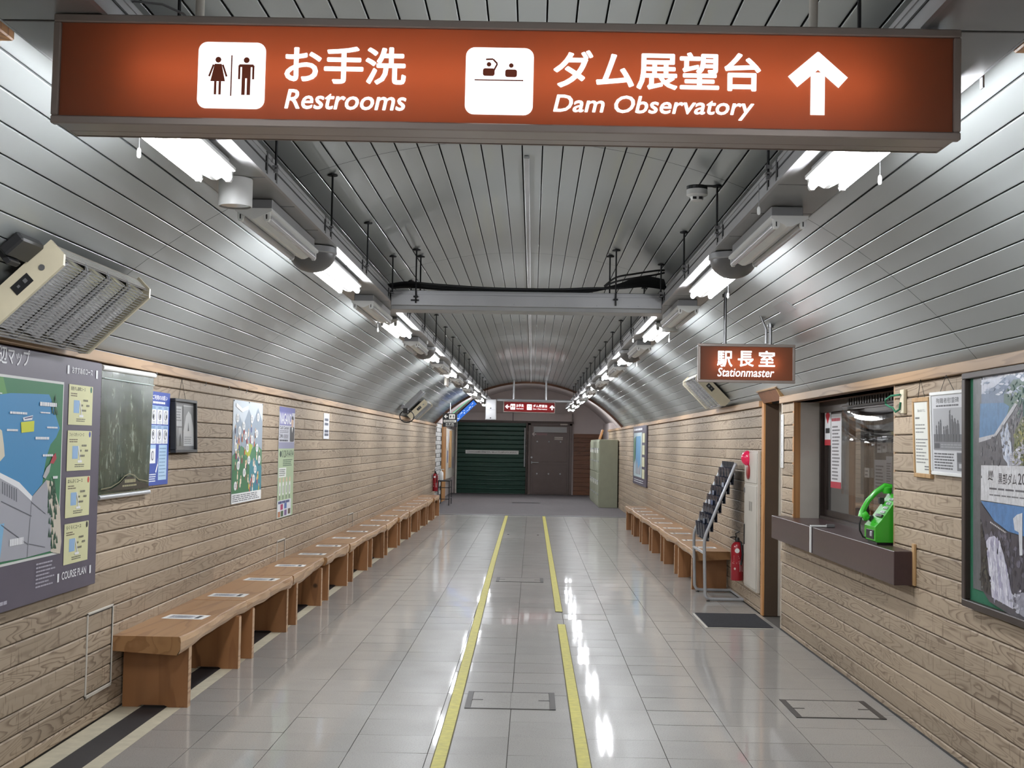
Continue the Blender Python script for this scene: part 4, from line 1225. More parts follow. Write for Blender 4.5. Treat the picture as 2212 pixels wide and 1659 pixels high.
for k in range(46):
    px, py = r6.uniform(100, 119), r6.uniform(1050, 1188); h = r6.uniform(10, 24)
    qp([(px, py), (px + 2, py - h), (px + 4, py)], S(28, 70, 48), 6)
for k in range(14):
    px, py = r6.uniform(108, 121), r6.uniform(860, 900); qp([(px, py), (px + 1.6, py - 14), (px + 3.2, py)], S(28, 74, 48), 6)
qp([(106, 1000), (112, 985), (118, 978), (120, 990), (113, 1002)], S(164, 52, 62), 6); qp([(90, 1030), (98, 1010), (108, 1000), (104, 1020), (96, 1034)], S(170, 170, 172), 6)
qp([(47, 902), (69, 897), (67, 907), (49, 909)], WHT, 6); qp([(50, 903), (68, 899), (67, 902), (51, 905)], S(60, 60, 110), 7); qp([(43, 912), (72, 909), (71, 932), (44, 935)], S(200, 204, 50), 6)
for (a, b2, c2, d2, sd) in ((19, 888, 56, 896, 1), (84, 867, 120, 880, 2), (85, 889, 106, 894, 3), (99, 921, 122, 926, 4), (12, 926, 36, 932, 5), (74, 943, 104, 950, 6), (90, 981, 112, 986, 7), (112, 1028, 122, 1034, 8), (18, 1164, 48, 1176, 9), (-30, 845, 2, 851, 10)):
    (u0, v1), (u1, v0) = q(a, b2), q(c2, d2); pl.rows(min(u0, u1), min(v0, v1), max(u0, u1), max(v0, v1), 1, WHT, 7, .85, sd, .0)
pl.text('周辺マップ', 5.42, 1.862, None, .42, WHT, 1, .02); pl.text('黒部ダム', 4.95, 1.862, None, .40, WHT, 1, .02)
pl.text('おすすめのコース', 6.385, 1.868, None, .30, WHT, 1, .025); pl.rect(6.318, 1.862, 6.345, 1.905, WHT, 1); pl.rect(6.735, 1.858, 6.762, 1.902, WHT, 1)
pl.text('COURSE PLAN', 6.335, .838, None, .345, WHT, 1, .02); pl.rect(6.275, .833, 6.298, .875, WHT, 1); pl.rect(6.728, .833, 6.752, .875, WHT, 1)
pl.rows(6.0, .83, 6.25, .955, 7, S(170, 166, 178), 1, .42, 12, .35); pl.rows(5.0, .80, 5.7, .82, 1, S(170, 166, 178), 1, .8, 13, .1)
for k, (zt, hd, c2) in enumerate(((1.812, S(60, 110, 90), 0), (1.580, S(70, 80, 150), 0), (1.345, S(190, 70, 60), 0), (1.112, S(40, 40, 40), 0))):
    z0 = zt - .203
    pl.rect(6.35, z0, 6.695, zt, S(206, 204, 160), 1)
    pl.text(('黒部ダム満喫コース', 'フォトスポットコース', 'まんぷくコース', 'らくらくコース')[k], 6.375, zt - .030, .020, .21, S(62, 62, 54), 2, .01)
    pl.oval(6.668, zt - .018, .014, .016, hd, 2); pl.rect(6.42, z0 + .06, 6.50, z0 + .125, S(140, 172, 206), 2)
    pl.rows(6.375, zt - .062, 6.50, zt - .040, 2, S(120, 108, 90), 2, .5, 20 + k, .3)
    pl.line([(6.50, z0 + .125), (6.525, z0 + .08), (6.535, z0 + .05)], .010, WHT, 3); pl.rect(6.50, z0 + .04, 6.56, z0 + .052, WHT, 3)
    for j in range(9): u, v = 6.53 + .015 * (j % 5) * 1.6, z0 + .07 + .026 * (j // 3); pl.rect(u, v, u + .02, v + .010, S(118, 116, 100), 3)
    pl.rows(6.46, z0 + .015, 6.60, z0 + .035, 2, S(118, 116, 100), 2, .5, 30 + k, .1)
pl.build('print', M['ink'], t)

# hanging picture scroll behind vinyl
def picture_mat(name, cols, sc, glossy=.2, coat=.6):
    t = NT(name); b = t.bsdf(Roughness=glossy); b.inputs['Coat Weight'].default_value = coat; b.inputs['Coat Roughness'].default_value = .06
    p = t.objco(); f = t.noise(t.mapping(p, sc), 1.0, 7, .66, .9); g = t.noise(t.mapping(p, tuple(c * .3 for c in sc)), 1.0, 2)
    v = t.math('ADD', t.math('MULTIPLY', f, .8), t.math('MULTIPLY', g, .3))
    t.l(t.ramp(v, [(.30 + .42 * i / (len(cols) - 1), c) for i, c in enumerate(cols)]), b.inputs['Base Color'])
    w = t.noise(t.mapping(p, (3, 2, 7)), 1.0, 2)
    t.l(t.bump(w, .12, .02), b.inputs['Normal'])
    return t.m
M['falls_picture'] = picture_mat('forest_waterfall_picture', [S(14, 18, 14), S(26, 36, 28), S(40, 58, 46), S(66, 76, 62), S(130, 140, 128)], (30, 24, 11), .25, .16)
t = thing('picture_scroll', 'dark green vinyl-covered picture scroll hanging beside the map board', 'poster', (WL, 7.35, 1.93))
X = WL + .022
m = MB(); nu, nv_ = 10, 12
P = lambda i, j: (X + .006 * math.sin(i * .9) * (j / nv_), 6.87 + (.945 - .05 * j / nv_) * i / nu, 1.915 - .69 * j / nv_)
for i in range(nu):
    for j in range(nv_): m.add([P(i, j + 1), P(i + 1, j + 1), P(i + 1, j), P(i, j)], [(0, 1, 2, 3)])
m.build('sheet', M['falls_picture'], t, True)
m = MB(); m.tube([(X, 6.86, 1.925), (X, 7.825, 1.932)], .016, 10); m.build('top_rod', M['white'], t, True)
m = MB(); m.tube([(X + .003, 6.86, 1.222), (X + .003, 7.77, 1.222)], .014, 10); m.build('bottom_rod', M['silver'], t, True)
pl = Print(wallL(X + .010), .001, .0008)
pl.poly([(6.88, 1.255), (7.05, 1.262), (7.18, 1.285), (7.28, 1.318), (7.36, 1.328), (7.45, 1.318), (7.54, 1.29), (7.70, 1.275), (7.75, 1.25)], S(30, 32, 26), 0)
pl.line([(6.88, 1.268), (7.05, 1.275), (7.18, 1.298), (7.28, 1.331), (7.36, 1.341), (7.45, 1.331), (7.54, 1.303), (7.72, 1.288)], .006, S(120, 116, 92), 1)
pl.rect(6.88, 1.236, 7.76, 1.240, S(120, 116, 92), 1); pl.rows(7.28, 1.288, 7.48, 1.312, 1, S(150, 146, 116), 1, .8, 3, .0); pl.rows(7.24, 1.268, 7.5, 1.280, 1, S(150, 146, 116), 1, .8, 5, .0)
pl.rect(6.88, 1.868, 7.80, 1.873, S(160, 172, 168), 1)
pl.build('print', M['ink_gloss'], t)

def sheet(name, label, cat, y0, y1, z0, z1, x=WL, thick=.004, base=S(235, 235, 235), sag=.0, skew=0.0, curl=0):
    t = thing(name, label, cat, (x, (y0 + y1) / 2, z0)); t['z'] = z0
    m = MB(); m.box(x + .0016, x + thick, y0, y1, z0, z1); m.build('sheet', M['white_mat'], t)
    return t, Print(wallL(x + thick), .001, .0007)
# blue notice
t, pl = sheet('poster', 'blue and white instruction poster partly behind the picture scroll', 'poster', 7.80, 8.24, 1.255, 1.838)
BL, LB = S(58, 80, 160), S(178, 206, 232)
pl.rect(7.80, 1.255, 8.24, 1.838, BL, 0)
pl.text('ご利用のお願い', 7.86, 1.788, .030, .32, (1, 1, 1), 1, .03); pl.rows(7.87, 1.764, 8.16, 1.778, 1, (1, 1, 1), 1, .9, 2, .1)
for r_ in range(2):
    for c_ in range(3):
        u, zt = 7.835 + .128 * c_, 1.751 - .122 * r_; pl.rect(u, zt - .115, u + .118, zt, (.86, .86, .88), 1); pl.rect(u, zt - .024, u + .118, zt, LB, 2)
        pl.rows(u + .012, zt - .021, u + .10, zt - .004, 2, S(70, 100, 150), 3, .5, r_ * 3 + c_, .1)
        pl.oval(u + .059, zt - .060, .032, .030, S(120, 120, 128), 2); pl.oval(u + .059, zt - .059, .025, .024, S(220, 220, 224), 3); pl.oval(u + .05 + .012 * c_, zt - .066 + .012 * r_, .013, .014, S(60, 62, 70), 4)
        pl.rows(u + .03, zt - .112, u + .09, zt - .094, 2, S(150, 150, 156), 3, .4, 9, .1)
pl.rect(7.835, 1.392, 7.953, 1.507, (.86, .86, .88), 1); pl.rect(7.835, 1.483, 7.953, 1.507, LB, 2); pl.oval(7.89, 1.44, .030, .030, S(100, 100, 108), 2); pl.oval(7.89, 1.44, .022, .022, S(220, 220, 224), 3)
pl.rect(8.02, 1.285, 8.20, 1.507, LB, 1); pl.rows(8.035, 1.30, 8.185, 1.495, 9, S(130, 160, 190), 2, .3, 8, .2)
pl.poly([(7.96, 1.34), (8.0, 1.39), (7.995, 1.43), (8.01, 1.38), (7.975, 1.33)], (1, 1, 1), 1); pl.rows(7.83, 1.275, 7.98, 1.33, 4, (.8, .85, .95), 1, .5, 4, .2)
pl.build('print', M['ink'], t)
# framed black and white photographs, hung on a nail
t = thing('framed_photographs', 'black framed montage of old photographs hanging from a nail on a string', 'picture frame', (WL + .03, 8.48, 1.45))
t.rotation_euler = (0, math.radians(-2.0), 0)
y0, y1, z0, z1 = 8.248, 8.785, 1.455, 1.81
for a in ((y0, y1, z1 - .02, z1), (y0, y1, z0, z0 + .02), (y0, y0 + .02, z0 + .02, z1 - .02), (y1 - .02, y1, z0 + .02, z1 - .02)):
    m = MB(); m.box(WL + .012, WL + .052, *a, .003); m.build('frame', M['black'], t)
m = MB(); m.box(WL + .014, WL + .030, y0 + .015, y1 - .015, z0 + .015, z1 - .015); m.build('mount', M['grey_lens'], t)
pl = Print(lambda u, v, d: (WL + .030 + d, 8.27 + (u - 8.25) * 1.08, v), .001, .0008); G = lambda k: S(k, k, k)
pl.rect(8.25, 1.63, 8.43, 1.76, G(190), 1); pl.rows(8.26, 1.66, 8.42, 1.75, 5, G(120), 2, .5, 3, .2)
pl.rect(8.25, 1.50, 8.335, 1.62, G(150), 1); pl.rect(8.345, 1.50, 8.43, 1.62, G(170), 1)
pl.poly([(8.26, 1.50), (8.275, 1.57), (8.29, 1.60), (8.31, 1.57), (8.325, 1.50)], G(60), 2); pl.poly([(8.355, 1.50), (8.37, 1.56), (8.39, 1.585), (8.41, 1.55), (8.42, 1.50)], G(50), 2)
pl.rect(8.46, 1.50, 8.70, 1.77, G(200), 1); pl.poly([(8.465, 1.60), (8.52, 1.70), (8.58, 1.735), (8.64, 1.71), (8.695, 1.62), (8.695, 1.765), (8.465, 1.765)], G(120), 2); pl.poly([(8.56, 1.60), (8.575, 1.66), (8.59, 1.60)], G(70), 3); pl.rows(8.48, 1.51, 8.66, 1.565, 4, G(140), 2, .5, 7, .2)
pl.build('print', M['ink_gloss'], t)
m = MB(); m.ngon([(WL + .040, y0 + .015, z0 + .015), (WL + .040, y1 - .015, z0 + .015), (WL + .040, y1 - .015, z1 - .015), (WL + .040, y0 + .015, z1 - .015)]); m.build('glazing', M['picture_glass'], t)
def hang(t, x, ya, yb, z, yn, zn):
    m = MB(); m.tube([(x, ya, z), (x, yn, zn), (x, yb, z)], .0016, 4, caps=False); m.build('string', M['black'], t)
    m = MB(); m.lathe([(.006, -.004), (.003, 0), (.003, .03)], (x - (.015 if x < 0 else -.015), yn, zn), 8, 'x'); m.build('hook', M['steel'], t)
hang(t, WL + .02, 8.43, 8.60, 1.81, 8.515, 1.945)
# mountain-and-people poster with speech ovals
t, pl = sheet('poster', 'colourful illustrated poster with white speech ovals and a green valley', 'poster', 10.0, 11.09, 1.04, 1.862)
pl.rect(10.0, 1.04, 11.09, 1.862, S(206, 214, 222), 0); r7 = random.Random(9)
pl.poly([(10.0, 1.60), (10.2, 1.75), (10.35, 1.66), (10.55, 1.80), (10.72, 1.70), (10.9, 1.82), (11.09, 1.70), (11.09, 1.40), (10.0, 1.40)], S(150, 162, 176), 1)
pl.poly([(10.0, 1.42), (10.3, 1.50), (10.6, 1.44), (10.85, 1.52), (11.09, 1.46), (11.09, 1.12), (10.0, 1.12)], S(78, 128, 92), 2)
pl.poly([(10.0, 1.30), (10.4, 1.42), (10.62, 1.33), (10.62, 1.12), (10.0, 1.12)], S(58, 112, 72), 3); pl.poly([(10.5, 1.34), (10.8, 1.40), (11.09, 1.32), (11.09, 1.12), (10.45, 1.12)], S(60, 128, 140), 3); pl.poly([(10.4, 1.44), (10.6, 1.52), (10.72, 1.50), (10.6, 1.40)], S(170, 186, 70), 3)
for k in range(54):
    u, v = r7.uniform(10.05, 11.03), r7.uniform(1.14, 1.66); col = r7.choice((S(190, 90, 60), S(240, 220, 200), S(70, 60, 80), S(200, 180, 60), S(150, 60, 70), S(90, 90, 140), S(232, 232, 226), S(120, 84, 60)))
    pl.rrect(u - .018, v - .035, u + .018, v + .01, .012, col, 4, 2); pl.oval(u, v + .022, .014, .014, S(224, 190, 160), 4, 8)
for u, v in ((10.14, 1.72), (10.10, 1.49), (10.22, 1.62), (10.36, 1.66), (10.44, 1.58), (10.66, 1.72), (10.86, 1.60), (10.90, 1.74), (10.52, 1.48), (10.68, 1.55), (10.88, 1.48), (10.2, 1.34), (10.42, 1.28), (10.58, 1.38), (10.83, 1.30), (10.98, 1.38), (10.12, 1.18), (10.78, 1.22)):
    pl.oval(u, v, .052, .036, S(232, 232, 232), 5); pl.rows(u - .034, v - .016, u + .034, v + .018, 3, S(110, 116, 126), 6, .4, int(u * 100), .15)
pl.poly([(10.08, 1.84), (10.30, 1.80), (10.52, 1.83), (10.52, 1.80), (10.30, 1.77), (10.08, 1.81)], (1, 1, 1), 5)
pl.rect(10.0, 1.04, 11.09, 1.118, S(236, 236, 236), 4); pl.rows(10.03, 1.05, 11.05, 1.11, 4, S(96, 96, 104), 5, .45, 33, .2); pl.build('print', M['ink'], t)
for yy in (10.01, 10.55, 11.08):
    m = MB(); m.lathe([(.006, 0), (.006, .006)], (WL + .005, yy, 1.855), 8, 'x'); m.build('pin', M['steel'], t)
# tall stacked poster: call-centre sheet above a green sheet
t, pl = sheet('poster', 'tall narrow poster, purple and white above, green with leaflet pictures below', 'poster', 11.83, 12.60, .82, 1.862)
pl.rect(11.83, 1.53, 12.60, 1.862, S(206, 206, 216), 0); pl.rect(11.83, 1.815, 12.60, 1.862, S(104, 104, 168), 1); pl.text('NAGANO', 11.86, 1.70, .105, .56, (1, 1, 1), 3, .02); pl.rect(11.85, 1.69, 12.45, 1.815, S(130, 128, 186), 2)
pl.text('Call Center', 11.86, 1.652, .030, .45, S(40, 40, 54), 1, .02); pl.rows(11.86, 1.615, 12.3, 1.645, 2, S(120, 120, 130), 1, .5, 3, .1); pl.text('24h', 11.86, 1.57, .04, .16, S(50, 50, 60), 1, .03); pl.rows(12.05, 1.565, 12.30, 1.605, 3, S(70, 70, 80), 1, .5, 5, .1); pl.rows(11.86, 1.535, 12.3, 1.558, 1, S(70, 70, 80), 1, .7, 6, .1)
pl.rrect(12.36, 1.535, 12.58, 1.68, .03, S(60, 58, 60), 2, 3); pl.oval(12.47, 1.72, .055, .05, S(210, 176, 150), 3, 14); pl.oval(12.47, 1.745, .06, .04, S(40, 34, 34), 4, 12, 0, math.pi); pl.poly([(12.44, 1.68), (12.5, 1.68), (12.47, 1.62)], (1, 1, 1), 3)
pl.rect(11.83, 1.47, 12.60, 1.53, S(150, 150, 176), 1); pl.rect(11.83, .82, 12.60, 1.47, S(178, 196, 160), 0); pl.text('0120-914-914', 12.0, 1.385, .07, .56, S(30, 50, 40), 1, .03); pl.oval(11.93, 1.42, .045, .03, S(40, 60, 50), 1); pl.rows(12.05, 1.30, 12.55, 1.37, 4, S(90, 110, 90), 1, .5, 7, .2)
pl.rect(11.86, 1.20, 12.22, 1.29, S(232, 234, 228), 1); pl.rows(11.88, 1.21, 12.18, 1.28, 4, S(90, 96, 90), 2, .4, 8, .2)
for k in range(4): u = 11.93 + .16 * k; pl.rrect(u - .04, 1.03, u + .04, 1.16, .03, S(236, 236, 232), 1, 3); pl.oval(u, 1.175, .03, .024, S(226, 196, 172), 2, 10); pl.rect(u - .014, .99, u + .014, 1.03, S(70, 70, 80), 1); pl.rect(u - .012, 1.05, u + .012, 1.12, S(120, 130, 120), 2)
pl.rect(11.84, .825, 12.50, .985, S(226, 228, 234), 1); pl.rows(11.87, .95, 12.42, .98, 1, S(60, 70, 120), 2, .8, 9, .0)
for u, v, c2 in ((11.98, .895, S(168, 60, 104)), (12.16, .90, S(84, 112, 170)), (11.86, .83, S(176, 124, 90)), (12.0, .832, S(70, 96, 60)), (12.17, .835, S(120, 92, 140)), (12.35, .84, S(96, 84, 60))): pl.rect(u, v, u + .12, v + .052, c2, 2)
pl.build('print', M['ink'], t)
t, pl = sheet('notice', 'small white paper notice alone on the timber wall past the tall poster', 'notice', 14.36, 14.745, 1.572, 1.862)
pl.rect(14.36, 1.572, 14.745, 1.862, S(220, 220, 226), 0)
for v in (1.79, 1.74, 1.66, 1.62): pl.rows(14.42, v - .018, 14.70, v + .018, 1, S(80, 84, 100), 1, .8, int(v * 100), .1)
pl.build('print', M['ink'], t)
# picture hooks along the rail
hk = None
HL = ['small steel picture hook under the rail at the top corner of the picture scroll', 'first empty picture hook past the framed photographs, under the rail', 'second empty picture hook past the framed photographs, under the rail', 'small steel picture hook under the rail right above the illustrated poster', 'first small steel picture hook past the tall narrow poster, under the rail', 'second small steel picture hook past the tall narrow poster, under the rail', 'small steel picture hook under the rail past the lone paper notice']
for k, yy in enumerate((7.86, 9.05, 9.75, 10.35, 12.9, 13.4, 16.2)):
    if hk is None:
        t = thing('picture_hook', HL[k], 'hook', (WL, yy, 1.95), 'picture hooks under the rail above the posters')
        m = MB(); m.tube([(WL + .02, yy, 1.962), (WL + .03, yy, 1.945), (WL + .024, yy, 1.925), (WL + .014, yy, 1.932)], .003, 5); m.build('hook', M['steel'], t); hk = t
    else: dup(hk, (WL, yy, 1.95), HL[k])

# ---------------------------------------------------------------- right wall: office door recess
b = MB(); b.box(WR - .001, WR + .115, 11.972, 12.075, 0, 2.0, .003); structure(b.build('trim_4', M['brown_wood']))
b = MB(); b.box(WR + .115, WR + .40, 11.975, 12.06, 0, 2.0, .003); structure(b.build('trim_5', M['offwhite']))
b = MB(); b.box(WR + .36, WR + .40, DOOR[0] - .02, 11.975, 0, 2.0); door1 = structure(b.build('door_1', M['offwhite']))
b = MB(); b.box(WR, WR + .40, DOOR[0] - .05, DOOR[0] - .024, 0, 2.0); structure(b.build('trim_6', M['offwhite']))
b = MB(); b.lathe([(.02, 0), (.02, -.04)], (WR + .36, 11.25, 1.0), 12, 'x'); b.build('door_knob', M['steel'], door1)
# carved hood over the recess
t = thing('door_hood', 'brown timber hood with flared underside over the office door recess', 'door hood', (WR, 11.6, 2.0))
m = MB(); m.prism([(2.092, 11.09, 2.078), (2.108, 11.09, 2.082), (2.172, 11.09, 1.975), (2.152, 11.09, 1.970)], (0, .90, 0)); m.build('face_board', M['dark_wood'], t)
m = MB(); m.prism([(2.090, 11.068, 2.080), (2.170, 11.068, 2.05), (2.20, 11.068, 1.972), (2.150, 11.068, 1.968)], (0, .022, 0)); m.build('cheek', M['oak_frame'], t)
m = MB(); m.prism([(2.082, 11.06, 2.076), (2.104, 11.06, 2.092), (2.110, 11.06, 2.084), (2.088, 11.06, 2.068)], (0, .94, 0)); m.build('cap', M['trim'], t)
m = MB(); m.box(WR + .02, WR + .36, DOOR[0], 11.97, 1.985, 2.0); m.build('soffit', M['brown_wood'], t)
# doormat
t = thing('doormat', 'charcoal ribbed doormat with pale edge in front of the office door', 'doormat', (1.81, 11.55, 0))
m = MB(); m.box(1.515, 2.10, 11.09, 12.02, .0005, .006, .002); m.build('backing', M['offwhite'], t)
m = MB(); m.box(1.535, 2.10, 11.11, 12.02, .004, .011, .003); m.build('pile', M['mat'], t)
m = MB()
for k in range(46): y = 11.12 + .0195 * k; m.box(1.54, 2.096, y, y + .009, .010, .0135)
stuff(m.build('rib', M['mat'], t))
# vertical name plate
t = thing('name_plate', 'narrow white vertical plate with dark characters at the door edge', 'sign', (WR, 11.06, 1.4))
m = MB(); m.box(WR - .010, WR, 11.0, 11.10, 1.385, 1.845, .003); m.build('plate', M['white'], t)
pl = Print(wallR(WR - .010), .001, .0007); pl.column('関係者以外の立入を固くお断りします', -11.05, 1.80, .022, .0242, S(40, 40, 60), 1, .01); pl.build('lettering', M['ink'], t)

# ---------------------------------------------------------------- ticket window
XW = 2.365
b = MB(); b.box(WR + .001, WR + .055, WIN[1] - .002, WIN[1] + .05, .96, 1.95); structure(b.build('trim_7', M['brown_wood']))
b = MB(); b.box(WR + .055, XW + .03, WIN[1] - .001, WIN[1] + .04, .96, 1.95); structure(b.build('trim_8', M['offwhite']))
b = MB(); b.box(WR + .001, XW + .05, WIN[0], WIN[1], 1.935, 1.99); structure(b.build('trim_9', M['dark_wood']))
b = MB()
for a in ((WIN[0] - .05, WIN[1], .965, 1.01), (WIN[0] - .05, WIN[1], 1.85, 1.94), (WIN[1] - .04, WIN[1], 1.0, 1.86), (WIN[0] - .05, WIN[0], 1.0, 1.86)): b.box(XW, XW + .06, *a)
window = structure(b.build('window_1', M['bronze']))
def sash(ya, yb, x, nm):
    for a in ((ya, yb, 1.01, 1.06), (ya, yb, 1.80, 1.85), (ya, ya + .055, 1.06, 1.80), (yb - .055, yb, 1.06, 1.80)):
        m = MB(); m.box(x, x + .022, *a, .002); m.build('sash', M['bronze'], window)
    m = MB(); m.ngon([(x + .011, ya + .05, 1.055), (x + .011, yb - .05, 1.055), (x + .011, yb - .05, 1.805), (x + .011, ya + .05, 1.805)]); m.build('pane', M['glass'], window)
sash(9.12, 10.56, XW + .034, 'a'); sash(7.66, 9.20, XW + .008, 'b')
m = MB(); m.box(XW - .012, XW + .008, 8.28, 8.33, 1.13, 1.30, .004); m.build('pull_handle', M['silver'], window)
# office seen through the glass
for nm, a in (('wall_office_near', (XW + .06, 4.4, 7.0, 7.04, 0, 2.4)), ('wall_office_far', (XW + .06, 4.4, 11.08, 11.12, 0, 2.4)), ('wall_office_back', (4.4, 4.44, 7.0, 11.12, 0, 2.4)), ('ceiling_office', (XW + .06, 4.4, 7.0, 11.12, 2.38, 2.42)), ('floor_office', (XW + .06, 4.4, 7.0, 11.12, -.04, 0)), ('wall_office_jamb', (WR + .14, XW + .06, WIN[0] - .06, WIN[0] - .02, .98, 2.0))):
    b = MB(); b.box(*a); structure(b.build(nm, M['office']))
al = bpy.data.lights.new('office_fill', 'AREA'); al.shape = 'RECTANGLE'; al.size = .3; al.size_y = 1.2; al.energy = 14.0; al.color = (1, .96, .9)  # fill light added out of view to brighten the office interior
ao = bpy.data.objects.new('office_fill', al); COL.objects.link(ao); ao.location = (3.5, 9.2, 2.33)
for (y, z, lb) in ((9.6, 1.14, 'red vinyl chair back inside the office, behind the left sash'), (8.75, 1.17, 'red vinyl chair back inside the office, in the middle of the window')):
    t = thing('office_chair', lb, 'chair', (2.95, y, 0))
    m = MB(); m.box(2.92, 2.97, y - .22, y + .22, z - .14, z + .06, .02); m.build('backrest', M['seat_red'], t)
    m = MB(); m.box(2.95, 3.35, y - .22, y + .22, .42, .48, .02); m.build('seat', M['seat_red'], t)
    m = MB(); m.box(2.935, 2.955, y - .02, y + .02, .3, z - .12); m.build('upright', M['steel'], t)
    m = MB(); m.tube([(3.15, y, .03), (3.15, y, .42)], .025, 8); m.build('column', M['steel'], t)
    m = MB(); m.lathe([(.24, 0), (.22, .03), (.03, .05)], (3.15, y, 0), 10); m.build('base', M['black'], t)
# notices stuck on and behind the glass
def stick(name, label, bx, x, col, rows=0, rc=S(120, 118, 120), extra=None, cat='notice'):
    p0, p1 = on_x(bx[0], bx[3], x), on_x(bx[2], bx[1], x)
    y0, y1 = p1.y, p0.y; zl, zh = min(p0.z, p1.z), max(p0.z, p1.z)
    t = thing(name, label, cat, (x, (y0 + y1) / 2, zl))
    m = MB(); m.box(x, x + .002, y0, y1, zl, zh); m.build('sheet', M['white_mat'], t)
    pl = Print(wallR(x), .001, .0006); pl.rect(-y1, zl, -y0, zh, col, 0)
    w, h = y1 - y0, zh - zl
    if rows: pl.rows(-y1 + w * .12, zl + h * .1, -y0 - w * .12, zh - h * .15, rows, rc, 1, .45, int(bx[0]), .3)
    if extra: extra(pl, -y1, -y0, zl, zh)
    pl.build('print', M['ink'], t)
def ex_pin(pl, u0, u1, v0, v1):
    w, h = u1 - u0, v1 - v0
    pl.oval((u0 + u1) / 2, v1 - h * .17, w * .36, h * .085, S(190, 40, 50), 2); pl.poly([(u0 + w * .18, v1 - h * .2), (u1 - w * .18, v1 - h * .2), ((u0 + u1) / 2, v1 - h * .40)], S(190, 40, 50), 2)
    pl.rect(u0 + w * .15, v1 - h * .66, u1 - w * .15, v1 - h * .52, (.02, .02, .02), 2); pl.rect(u0, v0, u1, v0 + h * .16, S(170, 40, 50), 2)
stick('sticker', 'white sticker with red pin mark on the far window sash', (1782, 884, 1795, 962), XW + .030, S(206, 206, 208), 0, extra=ex_pin)
stick('notice', 'tall white timetable sheet with red foot on the far window sash', (1795, 893, 1818, 1053), XW + .028, S(206, 204, 206), 16, S(120, 116, 118), lambda pl, u0, u1, v0, v1: (pl.rect(u0, v0, u1, v0 + (v1 - v0) * .085, S(170, 50, 64), 2), pl.rows(u0 + .02, v1 - .06, u1 - .02, v1 - .03, 1, S(170, 70, 80), 2, .8, 4, .2)))
stick('notice', 'white handwritten sheet low on the near window sash', (1889, 994, 1914, 1060), XW + .004, S(190, 190, 194), 7)
stick('notice', 'narrow white list at the near edge of the ticket window', (1914, 986, 1927, 1072), XW + .002, S(186, 188, 194), 12)
stick('sticker', 'small white oval-patterned sticker on the near window sash, left of two', (1895, 944, 1904, 978), XW + .004, S(200, 200, 200), 3)
stick('sticker', 'small white framed sticker on the near window sash, right of two', (1906, 942, 1916, 976), XW + .004, S(200, 200, 200), 2)
stick('switch_plate', 'pair of white switches seen through the middle of the ticket window', (1868, 1011, 1878, 1031), XW + .004, S(210, 208, 204), 2, cat='switch')
# ventilation grille at the window head
t = thing('vent_grille', 'dark slotted grille along the head of the ticket window', 'grille', (XW - .03, 8.6, 1.88))
m = MB(); m.box(XW - .02, XW - .005, 7.7, 9.6, 1.865, 1.935); m.build('plate', M['black'], t)
m = MB()
for k in range(26): y = 7.74 + .071 * k; m.box(XW - .026, XW - .02, y, y + .012, 1.872, 1.930)
stuff(m.build('slat', M['bronze'], t))
# clear vinyl sheet with swagged top
t = thing('vinyl_sheet', 'clear vinyl sheet swagged at the top, hanging before the ticket window', 'vinyl sheet', (2.30, 8.6, 1.2))
m = MB(); nu, nv_ = 24, 44; ya, yb = 7.72, 9.72
def VS(i, j):
    s = i / nu; w = j / nv_; y = ya + (yb - ya) * s
    z = 1.87 - .65 * w
    sag = 4 * s * (1 - s)
    fold = math.exp(-((w - .16) / .16) ** 2)
    z -= .15 * sag * fold * (1 - .4 * w)
    x = 2.340 - .030 * fold * math.sin(4 * math.pi * w / .36) * sag - .006 * math.sin(9 * s) * w
    return (x, y, z)
for i in range(nu):
    for j in range(nv_): m.add([VS(i, j), VS(i + 1, j), VS(i + 1, j + 1), VS(i, j + 1)], [(0, 1, 2, 3)])
m.build('film', M['vinyl'], t, True)
m = MB(); m.tube([(2.34, ya, 1.875), (2.34, yb, 1.875)], .004, 6); m.build('cord', M['steel'], t)

# ---------------------------------------------------------------- counter shelf, telephone and odds and ends
t = thing('counter_shelf', 'dark brown laminate counter shelf under the ticket window with scuffed end', 'counter', (2.1, 9.1, .8))
m = MB(); m.box(2.04, 2.075, 7.255, 10.93, .795, .985, .003); m.build('fascia', M['counter'], t)
m = MB(); m.box(2.075, WR - .0005, 7.275, 10.90, .95, .984); m.box(WR - .001, XW + .05, WIN[0], WIN[1] - .001, .95, .984); m.build('top', M['counter'], t)
m = MB(); m.box(2.0405, WR - .002, 7.250, 7.256, .797, .983); m.build('end_face', M['counter'], t)
m = MB(); m.box(WR - .014, WR, 7.215, 7.262, .797, 1.03, .002); m.build('end_board', M['oak_frame'], t)
m = MB(); m.box(2.075, WR, 7.3, 10.9, .80, .815); m.build('underside', M['dark_wood'], t)
# white bar holder hooked on the edge
t = thing('bar_holder', 'white right-angled rubber-tipped bar holder hooked over the counter edge', 'holder', (2.04, 9.7, .985))
p = on_x(1752, 1138, 2.035); yb_ = p.y
m = MB(); m.box(2.026, 2.038, yb_ - .016, yb_ + .016, .80, .998, .003); m.build('upright', M['white'], t)
m = MB(); m.box(2.026, 2.20, yb_ - .013, yb_ + .013, .986, 1.000, .003); m.build('arm', M['white'], t)
m = MB(); m.box(2.145, 2.205, yb_ - .016, yb_ + .016, .985, 1.008, .003); m.build('tip', M['grey_lens'], t)
